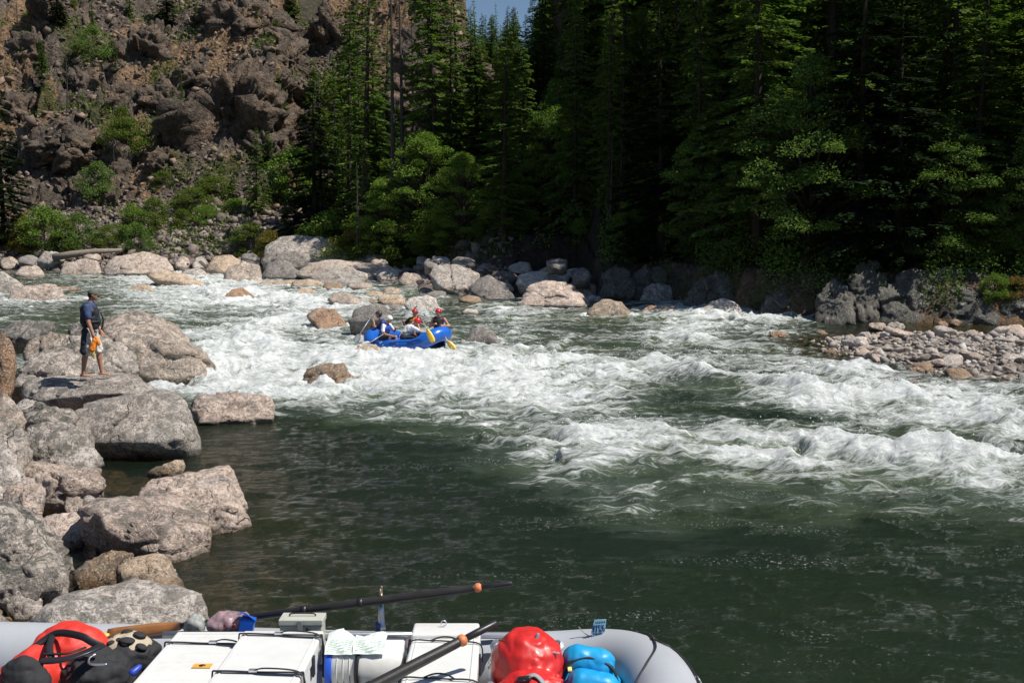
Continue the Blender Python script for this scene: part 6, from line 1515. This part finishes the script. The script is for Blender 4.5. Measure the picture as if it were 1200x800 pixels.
# --- the man on the rock: he looks to +X, his right side towards the camera
def standing_man():
    foot = at(108, 441, 19.95)
    root = thing('person', 'man in grey cap, navy shirt and pale shorts standing on a rock slab', 'person', tuple(foot))
    S = 1.80 / 1.78
    f = V3((1, .18, 0)).normalized(); s = V3((0, 0, 1)).cross(f).normalized()      # s points to his left (away from the camera)
    def q(a, b, c): return (f * a + s * b + V3((0, 0, c))) * S
    hR, hL = q(-.01, -.09, .90), q(.01, .09, .90)
    kR, kL = q(-.07, -.12, .49), q(.12, .12, .50)
    aR, aL = q(-.135, -.13, .075), q(.155, .13, .075)
    m_ = MB()
    for (h_, k_, a_, sg) in ((hR, kR, aR, -1), (hL, kL, aL, 1)):
        m_.cap(h_, k_, .092, .058); m_.cap(k_, k_.lerp(a_, .35) - f * .012, .057, .060); m_.cap(k_.lerp(a_, .3) - f * .012, a_, .058, .036)
        m_.cap(a_ - f * .035 - V3((0, 0, .035)), a_ + f * .14 - V3((0, 0, .052)), .036, .024, flat=.8)      # foot
        for t in range(5): m_.cap(a_ + f * (.14 + .012 * (2 - abs(t - 1.2))) + s * sg * (t * .017 - .034) * -1 - V3((0, 0, .060)), a_ + f * (.165 + .012 * (2 - abs(t - 1.2))) + s * sg * (t * .017 - .034) * -1 - V3((0, 0, .064)), .010, .009, 6)
    m_.ball(q(0, 0, .95), (.13, .155, .13), mat=None); m_.cap(q(.0, 0, .98), q(.0, 0, 1.22), .125, .150); m_.cap(q(0, -.09, 1.36), q(0, .09, 1.36), .095, .095); m_.cap(q(.0, 0, 1.2), q(-.01, 0, 1.38), .145, .13)
    m_.cap(q(-.01, 0, 1.42), q(.045, 0, 1.55), .058, .054)
    hc = q(.075, .0, 1.625); fc = (f * .97 + s * .10 - V3((0, 0, .14)))
    hs, hf, hu = head_shapes(m_, hc, fc)
    shR, shL = q(-.015, -.195, 1.39), q(-.005, .195, 1.39)
    eR = q(.025, -.245, 1.10); wR = q(.10, -.235, .84)
    eL = q(.05, .235, 1.10); wL = q(.17, .17, .87)
    for (a_, b_, c_, sd) in ((shR, eR, wR, 1), (shL, eL, wL, -1)):
        m_.cap(a_, b_, .062, .043); m_.cap(b_, b_.lerp(c_, .3), .043, .044); m_.cap(b_.lerp(c_, .25), c_, .044, .028)
        hand_shapes(m_, c_, (c_ - b_).normalized(), s * -sd * -1 + f * .3, sd, .65)
    m_.remesh('body', M_SKINT, root, .0085, 3)
    eyes(hc, hs, hf, hu, root, Matrix.Identity(4))
    # t-shirt
    m_ = MB(); m_.cap(q(0, 0, 1.0), q(0, 0, 1.22), .142, .163); m_.cap(q(0, -.10, 1.36), q(0, .10, 1.36), .108, .108); m_.cap(q(.0, 0, 1.2), q(-.01, 0, 1.37), .158, .142); m_.cap(q(0, 0, .95), q(0, 0, 1.0), .150, .146)
    for (a_, b_) in ((shR, eR), (shL, eL)): m_.cap(a_, a_.lerp(b_, .62), .078, .070); m_.cap(a_.lerp(b_, .60), a_.lerp(b_, .68), .071, .072)
    m_.remesh('t_shirt', cloth('navy_cotton', (.035, .055, .14)), root, .010, 3, fold=.012, seed=61)
    # vest
    m_ = MB(); m_.cap(q(.01, 0, 1.04), q(.01, 0, 1.24), .168, .178); m_.cap(q(.01, -.07, 1.30), q(.01, .07, 1.30), .145, .145); m_.cap(q(-.03, -.10, 1.35), q(-.01, -.09, 1.43), .07, .05); m_.cap(q(-.03, .10, 1.35), q(-.01, .09, 1.43), .07, .05)
    m_.cap(q(.12, 0, 1.08), q(.10, 0, 1.30), .09, .08); m_.cap(q(-.12, 0, 1.10), q(-.10, 0, 1.34), .08, .08)
    ve = m_.remesh('flotation_vest', cloth('black_vest', (.016, .018, .028), .6), root, .011, 2, fold=.012, seed=62)
    m_ = MB(); m_.tube([q(.01 + .185 * math.cos(a), .18 * math.sin(a), 1.10) for a in np.linspace(0, 6.28, 25)[:-1]], .012, 6, closed=True, flat=1.6); m_.build('waist_strap', M_BLACK, ve)
    m_ = MB(); m_.tube(spline([q(.19, .05, 1.28), q(.235, .05, 1.15), q(.225, .05, 1.02), q(.19, .05, .93)]), .016, 8); m_.build('hanging_strap', M_BLACK, ve)
    # shorts
    m_ = MB(); m_.cap(q(0, 0, .93), q(0, 0, 1.01), .148, .146); 
    for (h_, k_) in ((hR, kR), (hL, kL)): m_.cap(h_, h_.lerp(k_, .95), .112, .098)
    sh = m_.remesh('shorts', plain('board_shorts', (.52, .50, .46), .8, var=.35, scale=16, bump=.4), root, .010, 2, fold=.018, seed=63)
    m_ = MB(); m_.cap(hR - f * .035 - s * .015, hR.lerp(kR, .93) - f * .03 - s * .012, .100, .090); m_.remesh('dark_leg_side', cloth('dark_leg_cloth', (.02, .022, .035)), root, .010, 2, fold=.010, seed=64)  # dark layer over the outer rear side of the near leg
    # cap with visor, hair
    m_ = MB(); Mx = Matrix((hs, hf, hu)).transposed().to_4x4(); m_.ball(hc + hu * .032 - hf * .004, (.088, .108, .098), 24, 14, Mx)
    m_.cap(hc + hf * .09 + hu * .040 - hs * .03, hc + hf * .155 + hu * .030 - hs * .025, .020, .014, flat=.4); m_.cap(hc + hf * .09 + hu * .040 + hs * .03, hc + hf * .155 + hu * .030 + hs * .025, .020, .014, flat=.4); m_.cap(hc + hf * .09 + hu * .042, hc + hf * .165 + hu * .032, .022, .014, flat=.5)
    cp = m_.remesh('cap', cloth('grey_green_cap', (.10, .115, .09)), root, .008, 2)
    # cut the cap open below the brow
    bm = bmesh.new(); bm.from_mesh(cp.data); bmesh.ops.bisect_plane(bm, geom=bm.verts[:] + bm.edges[:] + bm.faces[:], plane_co=hc + hu * .022, plane_no=-hu, clear_outer=True); bm.to_mesh(cp.data); bm.free()
    m_ = MB(); m_.ball(hc - hf * .022 + hu * .002, (.079, .082, .085), 18, 12, Mx); m_.build('hair', M_HAIR, root)
    # the throw bag in his right hand
    hb = wR + V3((0, 0, -.10)) + f * .03
    w_ = hb + foot; bagR = thing('throw_bag', 'orange throw bag with yellow rope held in the right hand of the standing man', 'throw bag', tuple(w_))
    m_ = MB(); m_.cap(V3((.02, -.02, -.01)), V3((-.035, -.05, -.17)), .062, .072, 16); m_.remesh('bag', cloth('orange_nylon', (.80, .24, .02), .6), bagR, .008, 2, fold=.012, seed=66)
    m_ = MB(); m_.cap(V3((.05, -.03, .04)), V3((.085, -.03, -.06)), .035, .040, 12); m_.build('bag_mouth', cloth('orange_nylon', (.80, .24, .02), .6), bagR)
    m_ = MB()
    for k in range(5): m_.tube(spline([(-.03 + .01 * k, -.06, -.22), (-.05 + .012 * k, -.07, -.27), (-.045 + .01 * k, -.06, -.31 - .01 * k), (-.025 + .01 * k, -.06, -.28)]), .009, 6)
    m_.build('rope', plain('yellow_rope', (.70, .55, .20), .8), bagR)
standing_man()

# --- the blue paddle raft
RC = at(478, 401, 34.2)                # centre of the tube ring
YAW = R(-38); RT = .25
M_BLUE = plain('blue_rubber', (.012, .115, .50), .32, var=.10, scale=3, coat=.3)
wave_z = RC.z
br = thing('inflatable_raft', 'bright blue paddle raft with five paddlers in the middle of the rapid', 'raft', (RC.x, RC.y, wave_z - .02), (R(7), R(-3), YAW))
L2, W2 = 1.52, .70
ring = []
for a in np.linspace(0, 2 * math.pi, 49)[:-1]:
    ca, sa = math.cos(a), math.sin(a); k = 2.7
    x = math.copysign(abs(ca) ** (2 / k), ca) * L2; y = math.copysign(abs(sa) ** (2 / k), sa) * W2
    ring.append((x, y, .30 * max(0, (abs(x) - .8) / .72) ** 1.6))
m_ = MB(); m_.tube(ring, RT, 24, closed=True); m_.build('tube', M_BLUE, br)
for x in (-.55, .35): m_ = MB(); m_.cap((x, -.55, .02), (x, .55, .02), .16, .16, 16); m_.build('thwart', M_BLUE, br)
m_ = MB(); m_.add([V3((p[0], p[1], -.14)) for p in ring], [tuple(range(48))]); m_.build('floor', plain('raft_floor', (.05, .06, .09), .5), br)
m_ = MB(); m_.tube([(p[0] * 1.06, p[1] * 1.13, p[2] + RT * .72) for p in ring], .014, 6, closed=True); m_.build('grab_line', plain('dark_navy_line', (.01, .02, .08), .6), br)
for (x, y) in ((-.9, -.70), (.15, -.70), (.95, -.66)):
    m_ = MB(); m_.box((x - .16, y - .20, .10), (x + .16, y - .12, .19), Matrix.Rotation(0, 4, 'X')); m_.build('dark_patch', plain('navy_patch', (.01, .03, .16), .5), br, bevel=.02)

MR = Matrix.Translation((RC.x, RC.y, wave_z - .02)) @ (Matrix.Rotation(YAW, 4, 'Z') @ Matrix.Rotation(R(-3), 4, 'Y') @ Matrix.Rotation(R(7), 4, 'X'))
def rider(label, lx, ly, face, lean, helmet, vest, shirt, hands, sleeves=True, sidelean=0.0, shorts=(.02, .02, .03), skin=None, shin=.24, nod=0.0):
    """sits on the tube at raft place (lx, ly); face is the world heading in degrees (0 = picture right); hands in the rider's own frame"""
    skin = skin or M_SKIN
    base = MR @ V3((lx, ly, .20)); root = thing('person', label, 'person', tuple(base), (0, 0, R(face)))
    up = (V3((math.sin(R(lean)), math.sin(R(sidelean)), math.cos(R(lean))))).normalized(); pel = V3((0, 0, .12))
    chest = pel + up * .34; neck = pel + up * .50; hc = neck + up * .15 + V3((.03 + .02 * math.sin(R(lean)), 0, 0))
    m_ = MB(); m_.cap(pel - V3((0, .07, 0)), pel + V3((0, .07, 0)), .12, .12); m_.cap(pel, chest, .125, .145); m_.cap(chest + up * .06 - V3((0, .09, 0)), chest + up * .06 + V3((0, .09, 0)), .09, .09)
    m_.cap(neck - up * .04, hc - up * .06, .056, .052); s_, f_, u_ = head_shapes(m_, hc, V3((math.cos(R(nod)), 0, -math.sin(R(nod)))))
    for k in (-1, 1):
        h_ = pel + V3((.02, k * .10, -.02)); kn = V3((.42, k * .16, .12)); an = V3((.40 + .05 * k, k * .16, -shin))
        m_.cap(h_, kn, .088, .060); m_.cap(kn, kn.lerp(an, .35), .058, .056); m_.cap(kn.lerp(an, .3), an, .055, .036); m_.cap(an, an + V3((.14, 0, -.04)), .036, .028)
    arms = []
    for k, ha in zip((-1, 1), hands):
        sh = chest + up * .09 + V3((0, k * .185, 0)); e_, w_ = elbow(sh, V3(ha), .29, .26, V3((-.2, k * .6, -.7)))
        m_.cap(sh, e_, .056, .042); m_.cap(e_, w_, .042, .027); hand_shapes(m_, w_, (w_ - e_), V3((0, -k, -.2)), k, .7); arms.append((sh, e_, w_))
    m_.remesh('body', skin, root, .010, 3); eyes(hc, s_, f_, u_, root, Matrix.Identity(4))
    m_ = MB(); m_.cap(pel, chest, .140, .158); m_.cap(chest + up * .06 - V3((0, .10, 0)), chest + up * .06 + V3((0, .10, 0)), .10, .10)
    if sleeves:
        for (a_, b_, c_) in arms: m_.cap(a_, a_.lerp(b_, .7), .072, .064)
    m_.remesh('shirt', cloth('shirt_%d' % int(sum(shirt) * 1000), shirt), root, .012, 2, fold=.012, seed=70)
    m_ = MB(); m_.cap(pel + up * .10, chest - up * .02, .172, .178); m_.cap(chest - V3((0, .06, 0)), chest + V3((0, .06, 0)) + up * .04, .155, .135)
    for k in (-1, 1): m_.cap(chest + V3((0, k * .09, 0)), chest + up * .13 + V3((-.01, k * .09, 0)), .075, .052)
    ve = m_.remesh('flotation_vest', cloth('vest_%d' % int(vest[0] * 1000 + vest[2] * 100), vest, .55), root, .012, 2, fold=.014, seed=71)
    m_ = MB(); m_.tube([pel + up * .2 + V3((.19 * math.cos(a), .19 * math.sin(a), 0)) for a in np.linspace(0, 6.28, 19)[:-1]], .012, 6, closed=True, flat=1.5); m_.build('belt', M_BLACK, ve)
    m_ = MB()
    m_.cap(pel - V3((0, .07, .01)), pel + V3((0, .07, -.01)), .135, .135)
    for k in (-1, 1): m_.cap(pel + V3((.02, k * .10, -.02)), V3((.36, k * .155, .11)), .105, .085)
    m_.remesh('shorts', cloth('shorts_%d' % int(sum(shorts) * 1000), shorts), root, .012, 2, fold=.012, seed=72)
    if helmet:
        m_ = MB(); Mx = Matrix((s_, f_, u_)).transposed().to_4x4(); m_.ball(hc + u_ * .03 - f_ * .006, (.108, .130, .125), 24, 16, Mx)
        m_.cap(hc + f_ * .105 + u_ * .045 - s_ * .045, hc + f_ * .105 + u_ * .045 + s_ * .045, .020, .020, flat=.6)
        o = m_.remesh('helmet', plain('helmet_%d' % int(helmet[0] * 100 + helmet[1] * 10), helmet, .25, var=.04, coat=.6), root, .010, 2)
        bm = bmesh.new(); bm.from_mesh(o.data); bmesh.ops.bisect_plane(bm, geom=bm.verts[:] + bm.edges[:] + bm.faces[:], plane_co=hc - u_ * .005 + f_ * .0, plane_no=(-u_ + f_ * .45).normalized(), clear_outer=True); bm.to_mesh(o.data); bm.free()
        for k in (-1, 1): m_ = MB(); m_.tube([hc + s_ * k * .085, hc + s_ * k * .06 + f_ * .03 - u_ * .09, hc + f_ * .04 - u_ * .115], .006, 6); m_.build('chin_strap', M_BLACK, o)
    m_ = MB(); m_.ball(hc - f_ * .02 + u_ * .002, (.080, .084, .088), 16, 10, Matrix((s_, f_, u_)).transposed().to_4x4()); m_.build('hair', M_HAIR, root)
    return root
rider('paddler in a dark cap and navy vest, leftmost in the blue raft', -1.32, .18, 172, 12, (.05, .045, .04), (.02, .045, .22), (.015, .015, .02), ((.42, -.16, .32), (.30, .22, .55)), sleeves=True, skin=M_SKINT)
rider('paddler with a white helmet, white t-shirt and blue vest', -.62, -.56, 330, 22, (.75, .74, .70), (.02, .07, .50), (.72, .72, .72), ((.46, -.18, .20), (.40, .20, .42)), shorts=(.015, .015, .02), nod=15)
rider('paddler upright in a red helmet and orange vest at the raft centre', -.02, .42, 250, -4, (.55, .02, .02), (.66, .25, .04), (.02, .02, .025), ((.32, -.30, .48), (.30, .30, .45)), skin=M_SKINT)
rider('paddler with a red helmet and white shirt bending forward, arms raised', .32, -.52, 15, 42, (.60, .02, .02), (.66, .64, .62), (.74, .76, .80), ((.50, -.10, .50), (.52, .14, .78)), nod=35)
rider('bare armed paddler with a red helmet and black vest at the right end', 1.12, .40, 262, 2, (.62, .02, .03), (.025, .02, .022), (.03, .02, .02), ((.26, -.12, .38), (.22, .20, .34)), sleeves=False, skin=M_SKIN, shin=.02)

def paddle(label, a, b, e, y0, y1, bc):
    """grip, neck of the blade and blade tip as seen in the photograph, at distances y0 (grip) and y1 (tip)"""
    g = at(*a, y0); n_ = at(*b, (y0 + y1) / 2 + (y1 - y0) * .25); t_ = at(*e, y1); d = (n_ - g).normalized(); d2 = (t_ - n_).normalized()
    pr = thing('paddle', label, 'paddle', tuple(g)); I = Matrix.Translation(-g)
    m_ = MB(); m_.tube([g - d * .02, n_, n_ + d2 * .1], .015, 10); m_.build('shaft', plain('paddle_shaft', (.30, .32, .36), .35, metal=.3), pr, xf=I)
    sd = d.cross(V3((0, 1, .2))).normalized(); m_ = MB(); m_.cap(g - sd * .05, g + sd * .05, .018, .018, 10); m_.build('grip', M_BLACKR, pr, xf=I)
    sd = d2.cross(V3((0, 1, .2))).normalized(); nn = d2.cross(sd); V = []; L = (t_ - n_).length
    for (t, w_) in ((0, .018), (.15, .06), (.35, .09), (.75, .10), (.93, .085), (1, .045)):
        for (p_, q_) in ((-1, 0), (-.4, 1), (.4, 1), (1, 0), (.4, -1), (-.4, -1)): V.append(n_ + d2 * t * L + sd * p_ * w_ + nn * q_ * .010)
    Fc = [(i * 6 + k, i * 6 + (k + 1) % 6, i * 6 + 6 + (k + 1) % 6, i * 6 + 6 + k) for i in range(5) for k in range(6)] + [tuple(range(6)), tuple(range(30, 36))]
    m_ = MB(); m_.add(V, Fc); m_.build('blade', plain('paddle_blade_%d' % int(bc[0] * 100), bc, .4), pr, xf=I)
paddle('paddle with a yellow blade held upright over the front tube', (487, 360), (500, 385), (508, 401), 33.2, 32.6, (.80, .50, .03))
paddle('paddle with a yellow blade in the foam off the right end of the raft', (515, 382), (524, 399), (533, 410), 33.3, 33.0, (.78, .52, .08))
paddle('paddle with a grey blade dipping in at the left end of the blue raft', (433, 374), (422, 391), (416, 401), 34.6, 34.3, (.30, .31, .32))
paddle('pale paddle held low by the paddler in the white helmet', (450, 391), (434, 401), (424, 405), 33.6, 33.2, (.55, .55, .52))
# ------------------------------------------------------------------ daylight
SUN_EL, SUN_AZ = 56, 105      # azimuth clockwise from straight ahead (+Y)
w = bpy.data.worlds.new('World'); scene.world = w; w.use_nodes = True
nt = w.node_tree; bg = nt.nodes['Background']
sky = nt.nodes.new('ShaderNodeTexSky'); sky.sky_type = 'NISHITA'; sky.sun_disc = False
sky.sun_elevation = R(SUN_EL); sky.sun_rotation = R(SUN_AZ); sky.air_density = 1.0; sky.dust_density = .2; sky.ozone_density = 2.5
nt.links.new(sky.outputs[0], bg.inputs[0]); bg.inputs[1].default_value = .07
sd = bpy.data.objects.new('sun', bpy.data.lights.new('sun', 'SUN')); COL.objects.link(sd)
sd.data.energy = 4.9; sd.data.angle = R(.5); sd.data.color = (1.0, .955, .88)
v = Vector((math.sin(R(SUN_AZ)) * math.cos(R(SUN_EL)), math.cos(R(SUN_AZ)) * math.cos(R(SUN_EL)), math.sin(R(SUN_EL))))
sd.rotation_euler = v.to_track_quat('Z', 'Y').to_euler()
scene.view_settings.view_transform = 'Standard'; scene.view_settings.look = 'None'
scene.view_settings.exposure = 0.25; scene.view_settings.gamma = 1.0
scene.render.engine = 'CYCLES'
cy = scene.cycles; cy.max_bounces = 6; cy.diffuse_bounces = 2; cy.glossy_bounces = 3; cy.transparent_max_bounces = 8; cy.transmission_bounces = 3
cy.sample_clamp_indirect = 4.0; cy.use_denoising = True; cy.caustics_reflective = False; cy.caustics_refractive = False
